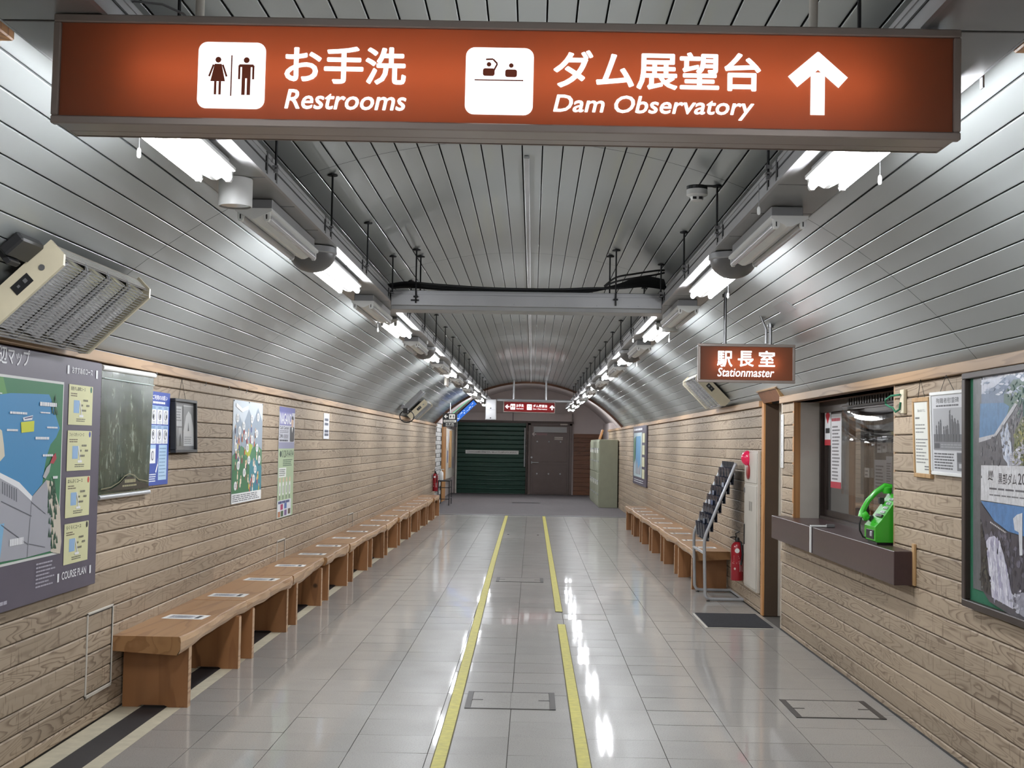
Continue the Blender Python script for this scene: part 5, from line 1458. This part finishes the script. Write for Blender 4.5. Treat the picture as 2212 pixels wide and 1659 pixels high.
# green payphone seen from its side
t = thing('telephone', 'bright green payphone with handset on the counter by the ticket window', 'telephone', (2.18, 7.86, .985))
zc = .986; ya, yb = 7.72, 7.97
prof = [(2.060, .022), (2.068, .014), (2.33, .014), (2.33, .300), (2.205, .300), (2.100, .150), (2.060, .105)]
m = MB(); m.prism([(x, ya, zc + z) for x, z in prof], (0, yb - ya, 0)); m.build('body', M['green_phone'], t)
m = MB(); m.box(2.075, 2.30, ya + .02, yb - .02, zc, zc + .016); m.build('foot', M['black'], t)
def slope(u, w): # point on the sloped keypad face
    return (2.100 + (2.205 - 2.100) * u, w, zc + .150 + .150 * u)
m = MB()
for i in range(4):
    for j in range(3):
        y = ya + .035 + .03 * j; u = .22 + .17 * i
        a = Vector(slope(u, y)); n = Vector((-.82, 0, .57))
        m.prism([a, a + Vector((.0, .022, 0)), a + Vector((.0094, .022, .0134)), a + Vector((.0094, 0, .0134))], n * .008)
stuff(m.build('keypad', M['silver'], t))
m = MB(); m.box(2.0565, 2.061, ya + .03, yb - .05, zc + .03, zc + .085, .002); m.build('coin_tray', M['black'], t)
m = MB(); m.box(2.052, 2.062, ya + .06, ya + .10, zc + .045, zc + .075, .003); m.build('coin_flap', M['silver'], t)
m = MB(); m.prism([Vector(slope(.06, ya + .02)), Vector(slope(.06, yb - .10)), Vector(slope(.16, yb - .10)), Vector(slope(.16, ya + .02))], Vector((-.01, 0, .007))); m.build('display', M['black'], t)
yh = 7.925
m = MB(); hp = [(2.212, yh, zc + .338), (2.175, yh, zc + .345), (2.120, yh, zc + .310), (2.070, yh, zc + .255), (2.038, yh, zc + .195), (2.030, yh, zc + .155)]
m.tube(hp, [.020, .021, .017, .016, .018, .022], 10)
h = m.build('handset', M['green_phone'], t, True)
m = MB(); m.lathe([(.026, .0), (.031, .012), (.030, .034), (.022, .042)], (2.185, yh, zc + .30), 14); m.build('earpiece', M['green_phone'], h, True)
m = MB(); m.xf = Matrix.Translation((2.040, yh, zc + .155)) @ Matrix.Rotation(math.radians(60), 4, 'Y'); m.lathe([(.022, -.01), (.031, .0), (.031, .022), (.026, .032)], (0, 0, 0), 14); m.build('mouthpiece', M['green_phone'], h, True)
m = MB(); m.box(2.135, 2.165, yh - .02, yh + .02, zc + .235, zc + .275, .004); m.box(2.075, 2.10, yh - .02, yh + .02, zc + .13, zc + .165, .004); m.build('cradle', M['black'], t)
m = MB(); m.tube([(2.028, yh, zc + .15), (2.018, yh, zc + .11), (2.022, yh + .01, zc + .07), (2.045, yh + .02, zc + .03), (2.085, yh + .02, zc + .02)], .005, 6); m.build('cord', M['rubber'], t, True)

# cream plate with green wire
t = thing('cord_holder', 'cream wall plate with a loop of green wire beside the ticket window', 'cord holder', (WR, 7.48, 1.77))
m = MB(); m.box(WR - .022, WR, 7.405, 7.475, 1.765, 1.905, .004); m.build('plate', M['cream'], t)
m = MB(); m.tube([(WR - .03, 7.44, 1.875), (WR - .06, 7.52, 1.87), (WR - .065, 7.62, 1.85), (WR - .06, 7.63, 1.825), (WR - .055, 7.58, 1.81), (WR - .05, 7.52, 1.80), (WR - .045, 7.48, 1.775), (WR - .03, 7.45, 1.79), (WR - .028, 7.44, 1.83)], .006, 6); m.build('wire_loop', M['felt'], t, True)

# framed notice and framed newspaper hung on strings
def framed(name, label, y0, y1, z0, z1, depth, mat, fr, yn, zn, tilt):
    t = thing(name, label, 'picture frame', (WR, (y0 + y1) / 2, z1)); t.rotation_euler = (tilt * .3, -tilt, 0)
    x0, x1 = WR - .012 - depth, WR - .012
    for a in ((y0, y1, z1 - fr, z1), (y0, y1, z0, z0 + fr), (y0, y0 + fr, z0 + fr, z1 - fr), (y1 - fr, y1, z0 + fr, z1 - fr)):
        m = MB(); m.box(x0, x1, *a, .003); m.build('frame', M[mat], t)
    m = MB(); m.box(x0 + .008, x1, y0 + fr * .8, y1 - fr * .8, z0 + fr * .8, z1 - fr * .8); m.build('sheet', M['white_mat'], t)
    hang(t, x0 + .01, y0 + (y1 - y0) * .3, y0 + (y1 - y0) * .7, z1, yn, zn)
    return t, Print(wallR(x0 + .008), .001, .0006)
t, pl = framed('framed_notice', 'narrow notice in a light oak frame hanging left of the newspaper frame', 6.905, 7.205, 1.405, 1.845, .022, 'oak_frame', .024, 7.06, 1.945, .035)
u0 = -7.18; pl.rect(-7.185, 1.425, -6.925, 1.825, S(214, 214, 206), 0); pl.text('真心のおもてなし', -7.12, 1.765, .016, .14, S(70, 70, 70), 1, .0); pl.rows(-7.165, 1.725, -7.08, 1.74, 1, S(110, 110, 108), 1, .6, 3, .3)
for k, v in enumerate((1.695, 1.675, 1.655, 1.615, 1.597, 1.579, 1.561, 1.543, 1.525, 1.507, 1.489)): pl.rows(-7.165, v - .008, -6.945, v + .008, 1, S(140, 140, 138), 1, .45, 40 + k, .5)
pl.rows(-7.02, 1.445, -6.94, 1.475, 2, S(110, 110, 110), 1, .45, 60, .1); pl.build('print', M['ink'], t)
t, pl = framed('framed_newspaper', 'large white-framed newspaper page with grey photograph of workers hung by string', 6.345, 6.88, 1.425, 1.862, .024, 'white', .018, 6.62, 1.945, .03)
a0, a1 = -6.865, -6.325; G = lambda k: S(k, k, k + 3)
pl.rect(a0, 1.44, a1, 1.848, G(196), 0); pl.text('殉職者慰霊碑', a0 + .08, 1.80, .028, .36, G(40), 1, .0); pl.rows(a0 + .08, 1.782, a0 + .44, 1.793, 1, G(90), 1, .8, 3, .0)
pl.rect(a0 + .03, 1.555, a1 - .02, 1.775, G(160), 1); pl.rect(a0 + .03, 1.60, a1 - .02, 1.64, G(96), 2)
for u, h, w in ((.08, .05, .02), (.12, .07, .022), (.15, .08, .025), (.20, .045, .02), (.30, .125, .026), (.335, .10, .03), (.375, .085, .035), (.42, .075, .04), (.26, .05, .03), (.235, .045, .03)):
    pl.rrect(a0 + u - w / 2, 1.60, a0 + u + w / 2, 1.60 + h + .02, .008, G(84), 3, 2); pl.oval(a0 + u, 1.60 + h + .028, .010, .010, G(74), 3, 8)
pl.line([(a0 + .292, 1.745), (a0 + .312, 1.765)], .004, G(60), 3); pl.rect(a0 + .03, 1.560, a1 - .02, 1.60, G(120), 3); pl.rect(a0 + .045, 1.567, a0 + .13, 1.593, G(80), 4); pl.rows(a0 + .15, 1.568, a1 - .04, 1.592, 2, G(150), 4, .5, 5, .1)
pl.rows(a0 + .03, 1.455, a0 + .36, 1.545, 6, G(90), 1, .5, 8, .15); pl.rect(a0 + .39, 1.455, a1 - .02, 1.548, G(110), 1); pl.rect(a0 + .40, 1.50, a1 - .03, 1.543, G(84), 2); pl.rect(a0 + .42, 1.47, a1 - .05, 1.492, G(170), 2)
pl.build('print', M['ink'], t)

# notice board with green felt and dam poster
t = thing('notice_board', 'dark framed green felt notice board cut by the picture edge', 'notice board', (WR, 5.5, .8))
y0, y1, z0, z1 = 4.6, 6.335, .80, 1.935
for a in ((y0, y1, z1 - .03, z1), (y0, y1, z0, z0 + .035), (y0, y0 + .03, z0 + .035, z1 - .03), (y1 - .05, y1, z0 + .035, z1 - .03)):
    m = MB(); m.box(WR - .045, WR, *a, .004); m.build('frame', M['dark_frame'], t)
m = MB(); m.box(WR - .018, WR, y0 + .02, y1 - .04, z0 + .02, z1 - .02); m.build('felt', M['felt'], t)
t = thing('dam_poster', 'photo poster of an arch dam releasing water, pinned on green felt', 'poster', (WR - .02, 5.5, .9))
XP = WR - .020
m = MB(); m.box(XP, XP + .001, 4.75, 6.235, .895, 1.905); m.build('sheet', M['white_mat'], t)
def rq(px, py):
    p = on_x(px, py, XP); return (-p.y, p.z)
pl = Print(wallR(XP), .001, .0006)
def rp(L_, col, lay): pl.poly([rq(*z) for z in L_], col, lay)
pl.rect(-6.235, .895, -4.75, 1.905, S(98, 100, 104), 0)
rp([(2121, 812), (2212, 797), (2330, 790), (2330, 880), (2121, 852)], S(196, 200, 214), 1)
rp([(2121, 852), (2150, 835), (2180, 808), (2240, 800), (2330, 795), (2330, 930), (2121, 930)], S(98, 118, 146), 2)
rp([(2170, 850), (2190, 820), (2330, 800), (2330, 930), (2170, 900)], S(70, 104, 96), 3)
rp([(2119, 872), (2170, 870), (2182, 878), (2172, 912), (2150, 945), (2117, 950)], S(76, 124, 168), 4)
rp([(2117, 946), (2150, 938), (2165, 915), (2185, 885), (2202, 870), (2212, 866), (2212, 1010), (2117, 1004)], S(92, 92, 100), 5)
rp([(2117, 946), (2150, 938), (2165, 915), (2185, 885), (2200, 862), (2204, 866), (2190, 890), (2168, 922), (2152, 945), (2117, 956)], S(188, 188, 194), 6)
rp([(2163, 935), (2172, 928), (2178, 912), (2184, 935), (2190, 985), (2180, 1003), (2170, 990)], S(196, 204, 222), 6); rp([(2195, 930), (2212, 900), (2330, 900), (2330, 1010), (2190, 1005)], S(104, 110, 76), 6); rp([(2183, 985), (2198, 970), (2212, 985), (2212, 1006), (2180, 1006)], S(180, 180, 190), 7)
rp([(2122, 1005), (2330, 1009), (2330, 1112), (2121, 1080)], S(214, 214, 218), 7)
(u0, v0), (u1, v1) = rq(2159, 1046), rq(2199, 1024)
pl.text('黒部ダム', u0, v0, v1 - v0, (u1 - u0), S(50, 50, 60), 8, .01); (u0b, v0b), (u1b, v1b) = rq(2202, 1047), rq(2228, 1024); pl.text('2021', u0b, v0b, v1b - v0b, (u1b - u0b) * 1.2, S(50, 50, 60), 8, .01)
(u0, v0), (u1, v1) = rq(2140, 1054), rq(2330, 1050); pl.rows(u0, v0 - .009, u1, v0 + .005, 1, S(96, 96, 104), 8, .6, 3, .0)
(u0, v0), (u1, v1) = rq(2140, 1068), rq(2330, 1066); pl.rows(u0, v0 - .006, u1, v0 + .004, 1, S(120, 120, 126), 8, .6, 4, .0)
(cu, cv) = rq(2142, 1027)
for k in range(3): pl.line([(cu - .028 + .02 * k, cv - .012), (cu - .016 + .02 * k, cv + .022), (cu - .004 + .02 * k, cv - .008)], .006, S(40, 40, 48), 8)
pl.line([(cu - .03, cv - .020), (cu - .012, cv - .014), (cu + .03, cv - .020)], .006, S(40, 40, 48), 8)
rp([(2121, 1082), (2330, 1112), (2330, 1200), (2212, 1158), (2180, 1148), (2150, 1125)], S(84, 132, 186), 7)
rp([(2119, 1084), (2150, 1125), (2180, 1150), (2212, 1160), (2330, 1190), (2330, 1420), (2140, 1300), (2122, 1270)], S(70, 68, 78), 8)
for k in range(11): px = 2142 + 3.4 * k; py = 1126 + 2.3 * k; rp([(px, py), (px + 2.2, py + 1.4), (px + 2.2, py + 5), (px, py + 3.6)], S(214, 214, 214), 9)
rp([(2133, 1170), (2140, 1160), (2152, 1158), (2162, 1170), (2172, 1200), (2184, 1260), (2192, 1300), (2192, 1316), (2146, 1290), (2140, 1240)], S(206, 204, 220), 9)
rp([(2121, 1120), (2133, 1180), (2140, 1260), (2144, 1288), (2122, 1274)], S(52, 50, 52), 9); rp([(2184, 1290), (2212, 1280), (2330, 1300), (2330, 1420), (2200, 1322)], S(150, 150, 164), 9)
rp([(2192, 1120), (2200, 1112), (2212, 1108), (2212, 1200), (2206, 1200), (2204, 1150), (2195, 1145)], S(214, 216, 222), 10)
r8 = random.Random(21)
def inside(p, L_):
    c_ = False; n = len(L_)
    for i in range(n):
        (x0, y0), (x1, y1) = L_[i], L_[(i + 1) % n]
        if (y0 > p[1]) != (y1 > p[1]) and p[0] < (x1 - x0) * (p[1] - y0) / (y1 - y0) + x0: c_ = not c_
    return c_
def mottle(L_, n, cols, w, h, lay, lean=0.0):
    x0, x1 = min(p[0] for p in L_), min(2214, max(p[0] for p in L_)); y0, y1 = min(p[1] for p in L_), max(p[1] for p in L_)
    for k in range(n):
        p = (r8.uniform(x0, x1), r8.uniform(y0, y1))
        if not inside(p, L_): continue
        a, b_ = w * r8.uniform(.4, 1), h * r8.uniform(.4, 1); ln = lean * b_
        q_ = [(p[0] - a, p[1] + r8.uniform(0, b_ * .4)), (p[0] + ln, p[1] - b_), (p[0] + a + ln, p[1] - r8.uniform(0, b_ * .6)), (p[0] + a * .6, p[1] + b_), (p[0] - a * .3, p[1] + b_ * .8)]
        rp(q_, S(*r8.choice(cols)), lay)
mottle([(2121, 850), (2121, 815), (2212, 797), (2212, 860)], 60, [(206, 210, 222), (180, 186, 204), (150, 160, 184), (122, 138, 162)], 7, 5, 4, .3)
mottle([(2170, 850), (2190, 825), (2214, 815), (2214, 920), (2190, 880)], 70, [(60, 92, 84), (82, 112, 96), (110, 130, 108), (52, 78, 78)], 5, 5, 7)
mottle([(2190, 1005), (2195, 930), (2214, 900), (2214, 1006)], 110, [(92, 104, 64), (120, 124, 70), (150, 146, 80), (76, 84, 58), (166, 160, 150)], 4, 5, 9)
mottle([(2120, 950), (2160, 930), (2182, 890), (2200, 880), (2190, 1000), (2120, 1002)], 80, [(80, 80, 88), (104, 104, 110), (70, 70, 80), (124, 124, 130)], 4, 7, 7)
mottle([(2163, 935), (2178, 912), (2190, 985), (2180, 1003)], 60, [(222, 226, 238), (186, 196, 216), (170, 182, 206)], 2, 12, 8)
mottle([(2183, 1004), (2186, 980), (2214, 960), (2214, 1004)], 50, [(206, 206, 214), (180, 180, 192), (150, 150, 160)], 5, 4, 10)
mottle([(2124, 1120), (2150, 1135), (2180, 1155), (2214, 1165), (2214, 1310), (2145, 1285)], 170, [(62, 60, 70), (84, 82, 94), (96, 94, 108), (50, 48, 58), (110, 108, 124)], 4, 9, 9)
mottle([(2136, 1165), (2162, 1165), (2184, 1250), (2192, 1305), (2150, 1290), (2140, 1230)], 150, [(222, 220, 234), (190, 188, 208), (172, 168, 194), (230, 230, 240)], 3, 16, 11, -.1)
mottle([(2122, 1130), (2136, 1190), (2144, 1285), (2122, 1272)], 60, [(44, 42, 42), (64, 62, 58), (78, 78, 66), (36, 34, 36)], 4, 7, 11)
mottle([(2184, 1290), (2214, 1270), (2214, 1330), (2196, 1318)], 40, [(176, 176, 190), (150, 150, 164), (196, 196, 208)], 5, 5, 11)
pl.build('print', M['ink_photo'], t)
for px, py in ((2121, 818), (2121, 1030), (2121, 1130), (2123, 1268)):
    p = on_x(px, py, XP); m = MB(); m.lathe([(.006, -.006), (.006, 0)], (XP - .001, p.y - .01, p.z), 8, 'x'); m.build('pin', M['steel'], t)

# ---------------------------------------------------------------- fire cabinet, extinguisher, leaflet rack, far map
t = thing('fire_cabinet', 'tall off-white fire hose cabinet with red lamp on the timber wall', 'fire cabinet', (WR, 12.45, .2))
m = MB(); m.box(WR - .03, WR, 12.10, 12.83, .19, 1.525, .004); m.build('case', M['offwhite'], t)
m = MB(); m.box(WR - .038, WR - .030, 12.125, 12.805, .215, 1.19, .003); d_ = m.build('door', M['offwhite'], t)
for k in range(3): m = MB(); m.box(WR - .0395, WR - .0375, 12.36 + .07 * k, 12.375 + .07 * k, .945, 1.035); m.build('vent_slot', M['black'], d_)
m = MB(); m.box(WR - .046, WR - .038, 12.755, 12.785, .60, .80, .003); m.build('pull_handle', M['black'], d_)
m = MB(); m.box(WR - .046, WR - .038, 12.765, 12.795, 1.11, 1.16, .003); m.build('hinge', M['steel'], d_)
m = MB(); m.box(WR - .036, WR - .030, 12.125, 12.805, 1.215, 1.50, .003); m.build('upper_panel', M['offwhite'], t)
m = MB(); m.lathe([(.075, 0), (.072, -.025), (.050, -.055), (.02, -.068), (.001, -.070)], (WR - .036, 12.60, 1.452), 20, 'x'); m.build('alarm_lamp', M['red_lens'], t, True)
m = MB(); m.lathe([(.072, 0), (.072, -.014), (.05, -.020), (.001, -.022)], (WR - .036, 12.56, 1.318), 20, 'x'); m.build('push_button', M['red'], t, True)
m = MB(); m.box(WR - .008, WR, 12.86, 12.90, .62, .80, .002); tag(m.build('label_strip', M['red']), 'narrow red strip label on the timber wall beside the fire cabinet', 'label')

def extinguisher(x, y, z, h, label, wall_dx):
    t = thing('fire_extinguisher', label, 'fire extinguisher', (x, y, z))
    r = .064
    m = MB(); m.lathe([(r * .92, 0), (r, .01), (r, h - .07), (r * .92, h - .035), (r * .6, h - .008), (r * .35, h)], (x, y, z), 24); m.build('cylinder', M['red'], t, True)
    m = MB(); m.lathe([(.022, h - .004), (.022, h + .03), (.016, h + .045)], (x, y, z), 12); m.build('valve', M['black'], t, True)
    m = MB(); m.tube([(x - .01, y, z + h + .04), (x - .03, y - .02, z + h + .05), (x - .075, y - .03, z + h + .045)], .006, 6); m.tube([(x - .01, y, z + h + .045), (x - .02, y - .02, z + h + .085), (x + .02, y - .03, z + h + .105)], .006, 6); m.build('lever', M['black'], t)
    m = MB(); m.tube([(x, y, z + h + .02), (x + .03, y - .05, z + h), (x + .045, y - .06, z + h - .12), (x + .03, y - .062, z + .16)], .009, 7); m.build('hose', M['rubber'], t, True)
    m = MB(); m.lathe([(.024, -.001), (.024, .002)], (x - .01, y - r - .001, z + h - .085), 14, 'y'); m.build('gauge', M['white'], t)
    pl = Print(lambda u, v, d: (x + math.sin(u) * (r + d), y - math.cos(u) * (r + d), z + v), .0008, .0005)
    pl.rect(.25, .09, .80, .20, S(214, 208, 204), 0); pl.rect(.32, .10, .72, .145, S(150, 80, 84), 1)
    for k in range(5): pl.rect(-.7, .24 - .018 * k, .1 + .1 * (k % 3), .248 - .018 * k, S(214, 170, 170), 0)
    pl.rect(-.9, .17, -.2, .182, S(214, 180, 170), 0); pl.oval(-.5, .12, .16, .012, S(214, 190, 180), 0)
    pl.build('print', M['ink'], t)
    m = MB(); m.box(x + wall_dx * .05, x + wall_dx * .075, y - .03, y + .03, z + h - .12, z + h - .02, .003); m.build('wall_bracket', M['steel'], t)
    return t
extinguisher(2.078, 12.97, .222, .385, 'red fire extinguisher hung on the timber wall between leaflet rack and fire cabinet', 1)
extinguisher(-2.275, 30.2, .41, .42, 'red fire extinguisher at the far end of the bench row by the small table', -1)

# leaflet rack
t = thing('leaflet_rack', 'silver tubular leaflet rack with seven rows of navy pockets before the bench', 'leaflet rack', (1.95, 13.5, 0))
def rail_pts(y): return [(2.16, y, .022), (1.82, y, .022), (1.785, y, .035), (1.768, y, .07), (1.756, y, .55), (1.758, y, .62), (1.775, y, .68), (2.065, y, 1.385)]
for y in (13.03, 13.865):
    m = MB(); m.tube(rail_pts(y), .0165, 10); m.build('side_rail', M['silver'], t, True)
    m = MB(); m.lathe([(.018, 0), (.018, .008)], (1.80, y, 0), 8); m.build('foot', M['black'], t)
for p0 in ((2.16, .022), (2.065, 1.385), (1.757, .48)):
    m = MB(); m.tube([(p0[0], 13.03, p0[1]), (p0[0], 13.865, p0[1])], .0145, 8); m.build('cross_bar', M['silver'], t, True)
pk = None
for r_ in range(7):
    for c_ in range(4):
        x = 1.800 + .0405 * r_; z = .60 + .0955 * r_; y = 13.05 + .203 * c_
        if pk is None:
            m = MB()
            nn = 8
            for i in range(nn):      # gently bowed pocket front
                a0, a1 = i / nn, (i + 1) / nn
                f = lambda a: x - .030 * math.sin(math.pi * a) - .004
                m.prism([(f(a0), y + .190 * a0, z + .02), (f(a1), y + .190 * a1, z + .02), (f(a1) - .012, y + .190 * a1, z + .17), (f(a0) - .012, y + .190 * a0, z + .17)], (.003, 0, 0))
            m.box(x + .004, x + .007, y, y + .190, z, z + .235); m.box(x - .02, x + .006, y, y + .190, z, z + .006)
            pk = m.build('pocket', M['pocket'], t, True); base = (x, y, z)
        else: dup(pk, (x - base[0], y - base[1], z - base[2]))
for r_ in range(7):
    x = 1.800 + .0405 * r_ + .009; z = .60 + .0955 * r_ + .10
    m = MB(); m.box(x, x + .006, 13.03, 13.865, z, z + .025); m.build('shelf_bar', M['silver'], t)
lf = None
for k, (r_, c_, col) in enumerate(((2, 1, S(70, 84, 120)), (4, 0, S(150, 160, 176)), (2, 2, S(206, 206, 210)), (3, 2, S(120, 130, 150)), (0, 1, S(90, 100, 120)))):
    x = 1.800 + .0405 * r_ - .010; z = .60 + .0955 * r_; y = 13.05 + .203 * c_
    m = MB(); m.box(x, x + .004, y + .03, y + .165, z + .012, z + .212, .001); m.cc = (1, 1, 1)
    o = m.build('leaflet', paint('leaflet_paper', col, .4), None); tag(o, '%s printed leaflet standing in the silver leaflet rack' % ('slate blue', 'pale grey-blue', 'white', 'mid grey', 'dark grey')[k], 'leaflet')

# far map on the right wall
t = thing('wall_map', 'purple framed lake map on the timber wall above the far benches', 'map board', (WR, 25.4, .78))
m = MB(); m.box(WR - .03, WR, 23.9, 27.0, .78, 1.955, .004); m.build('board', M['board_purple'], t)
pl = Print(wallR(WR - .03), .003, .004); pl.rect(-26.75, .94, -24.85, 1.82, S(170, 186, 190), 0); pl.rect(-26.2, 1.0, -25.1, 1.75, S(92, 140, 176), 1); pl.poly([(-26.2, 1.0), (-25.9, 1.3), (-25.6, 1.1), (-25.1, 1.2), (-25.1, 1.0)], S(150, 152, 158), 2); pl.poly([(-26.7, 1.7), (-26.2, 1.75), (-26.3, 1.3), (-26.7, 1.2)], S(90, 130, 100), 2)
for k in range(4): pl.rect(-24.7, 1.62 - .23 * k, -24.15, 1.80 - .23 * k, S(202, 200, 168), 1)
pl.rows(-26.7, 1.86, -24.6, 1.91, 1, S(216, 216, 222), 1, .8, 3, .2); pl.rows(-26.6, .82, -24.3, .90, 2, S(200, 200, 208), 1, .4, 4, .2)
pl.build('print', M['ink'], t)

# ---------------------------------------------------------------- far end: shutter, door, lockers, table
t = thing('roller_shutter', 'dark green roller shutter closing the far left opening', 'shutter', (-1.25, 39.5, 0))
sl = None
for k in range(16):
    z = .015 + .138 * k
    if sl is None:
        m = MB(); m.prism([(-2.33, 39.56, z), (-2.33, 39.53, z + .004), (-2.33, 39.52, z + .012), (-2.33, 39.522, z + .020), (-2.33, 39.535, z + .028), (-2.33, 39.532, z + .126), (-2.33, 39.56, z + .136)], (2.13, 0, 0)); sl = m.build('slat', M['shutter'], t)
    else: dup(sl, (0, 0, .138 * k))
for x in (-2.37, -.20):
    m = MB(); m.box(x, x + .05, 39.46, 39.6, .012, 2.24, .004); m.build('guide_rail', M['bronze' if x > -1 else 'offwhite'], t)
t = thing('shutter_notice', 'long white notice strip taped across the green shutter', 'notice', (-1.25, 39.5, 1.3))
m = MB(); m.box(-2.06, -.42, 39.495, 39.505, 1.235, 1.345); m.build('strip', M['white_mat'], t)
pl = Print(front(39.495), .002, .002); pl.text('これから220段の階段です。ゆっくり上がってください。', -2.0, 1.262, .055, 1.52, (.02, .02, .02), 1, .03); pl.build('lettering', M['ink'], t)
m = MB(); m.tube([(-.235, 39.43, .86), (-.235, 39.43, 2.05)], .022, 8); m.tube([(-.235, 39.43, .9), (-.235, 39.52, .9)], .012, 6); m.tube([(-.235, 39.43, 2.0), (-.235, 39.52, 2.0)], .012, 6); tag(m.build('grab_rail', M['silver'], None, True), 'vertical steel grab rail between the green shutter and the brown door', 'rail')
b = MB()
for a in ((-.13, -.05, .012, 2.22), (1.14, 1.22, .012, 2.22), (-.13, 1.22, 2.14, 2.22)): b.box(a[0], a[1], 39.50, 39.6, a[2], a[3], .004)
door2 = structure(b.build('door_2', M['door']))
m = MB(); m.box(-.05, 1.14, 39.55, 39.59, .015, 2.14, .004); leaf = m.build('door_leaf', M['door'], door2)
m = MB(); m.box(.02, 1.07, 39.54, 39.552, 1.02, 1.90, .003); m.build('upper_panel', M['door'], leaf)
m = MB(); m.box(.02, 1.07, 39.54, 39.552, .06, .93, .003); m.build('lower_panel', M['door'], leaf)
m = MB(); m.box(.03, 1.06, 39.543, 39.553, 1.93, 2.10); m.build('transom_pane', M['duct_plate'], leaf)
m = MB(); m.box(-.03, .20, 39.47, 39.50, .985, 1.005, .003); m.box(-.03, .0, 39.47, 39.55, .96, 1.03, .003); m.build('lever_handle', M['silver'], leaf)
m = MB(); m.lathe([(.03, 0), (.03, -.02)], (-.02, 39.55, 1.15), 10, 'y'); m.build('lock', M['silver'], leaf)
for z in (1.64, .65):
    for x in (.15, .51, .87): m = MB(); m.lathe([(.026, 0), (.020, -.012), (.001, -.015)], (x, 39.54, z), 10, 'y'); m.build('stud', M['silver'], leaf)
pl = Print(front(39.54), .002, .002); arrow(pl, .05, 1.87, .13, math.pi / 2, S(190, 180, 178), 1); pl.rect(.12, 1.84, .45, 1.90, S(130, 100, 104), 1); pl.rows(.68, 1.70, .95, 1.80, 2, S(196, 190, 180), 1, .7, 3, .1); pl.build('print', M['ink'], leaf)
m = MB(); m.box(.85, 1.08, 39.46, 39.50, 2.155, 2.20, .004); m.build('door_closer', M['offwhite'], door2)
# lockers
lk = None
for k in range(5):
    y0 = 31.85 + .945 * k
    lb = '%s sage steel locker from the near end, standing against the right wall' % ORD[k]
    if lk is None:
        t = thing('locker', lb, 'locker', (1.9, y0, 0), 'sage steel lockers at the far right')
        m = MB(); m.box(1.665, 2.13, y0, y0 + .935, .012, 1.70, .006); m.build('case', M['locker'], t)
        for z0, z1 in ((.06, .86), (.88, 1.66)):
            m = MB(); m.box(1.652, 1.666, y0 + .02, y0 + .915, z0, z1, .004); dd = m.build('door', M['locker'], t)
            for zz in (z0 + .25, z1 - .22): m = MB(); m.box(1.630, 1.652, y0 + .06, y0 + .12, zz, zz + .05, .004); m.build('handle', M['silver'], dd)
            m = MB(); m.box(1.649, 1.652, y0 + .4, y0 + .7, z1 - .30, z1 - .18); m.build('label_card', M['white_mat'], dd)
        lk = t
    else: dup(lk, (1.9, y0, 0), lb)
m = MB(); m.xf = Matrix.Translation((1.75, 33.2, 1.71)) @ Matrix.Rotation(.3, 4, 'Y'); m.box(-.02, .02, 0, .5, 0, .26, .003); tag(m.build('leaning_board', M['brown_wood']), 'small brown board leaning on top of the lockers', 'board')
# glazed block pier, door frame and pinboard on the far left wall
b = MB(); b.box(-2.50, -2.362, 31.25, 33.3, 0, 2.05); pier = structure(b.build('wall_pier', M['black']))
bk = None
for r_ in range(19):
    for c_ in range(3):
        y = 31.27 + .68 * c_ + (.34 if r_ % 2 else 0) - .17; z = .02 + .106 * r_
        if y + .66 > 33.4: continue
        if bk is None:
            m = MB(); m.box(-2.37, -2.352, y, y + .655, z, z + .094, .004); bk = m.build('block', M['block'], pier); bb = (y, z)
        else: dup(bk, (0, y - bb[0], z - bb[1]))
b = MB(); b.box(-2.50, -2.33, 33.4, 33.6, 0, 2.05, .005); b.box(-2.50, -2.34, 33.6, 34.7, 0, 2.05); structure(b.build('door_3', M['brown_wood']))
t = thing('pinboard', 'pale pinboard with papers on the far left wall beside the shutter', 'notice board', (-2.4, 36, 1.2))
m = MB(); m.box(-2.48, -2.36, 34.9, 38.8, .55, 1.95, .004); m.build('board', M['offwhite'], t)
m = MB(); m.box(-2.36, -2.31, 36.2, 36.7, .85, 1.9, .004); m.build('post', M['oak_frame'], t)
pl = Print(wallL(-2.36), .003, .003)
for k in range(8): y = 35.0 + .42 * k; z = (1.4, 1.0, 1.55, .8)[k % 4]; pl.rect(y, z, y + .32, z + .34, (S(222, 222, 222), S(120, 120, 150), S(200, 200, 210))[k % 3], 1)
pl.build('print', M['ink'], t)
# small black table with bottle
t = thing('side_table', 'small black metal table at the far end of the bench row', 'table', (-2.2, 31.9, 0))
m = MB(); m.box(-2.325, -2.02, 31.5, 32.5, .60, .625, .004); m.build('table_top', M['black'], t)
for x in (-2.31, -2.04):
    for y in (31.52, 32.47): m = MB(); m.box(x, x + .018, y, y + .018, .012, .60); m.build('leg', M['black'], t)
for z in (.16, .44):
    m = MB(); m.box(-2.31, -2.03, 31.52, 31.538, z, z + .018); m.build('rail', M['black'], t)
    m = MB(); m.box(-2.04, -2.024, 31.52, 32.48, z, z + .018); m.build('rail', M['black'], t)
t = thing('pump_bottle', 'white pump bottle standing on the small black table', 'bottle', (-2.25, 31.75, .626))
m = MB(); m.lathe([(.055, .626), (.058, .64), (.058, .80), (.045, .835), (.018, .85)], (-2.25, 31.75, 0), 16); m.build('bottle', M['white'], t, True)
m = MB(); m.lathe([(.014, .85), (.014, .89)], (-2.25, 31.75, 0), 8); m.box(-2.27, -2.18, 31.735, 31.765, .888, .902, .003); m.build('pump', M['white'], t)
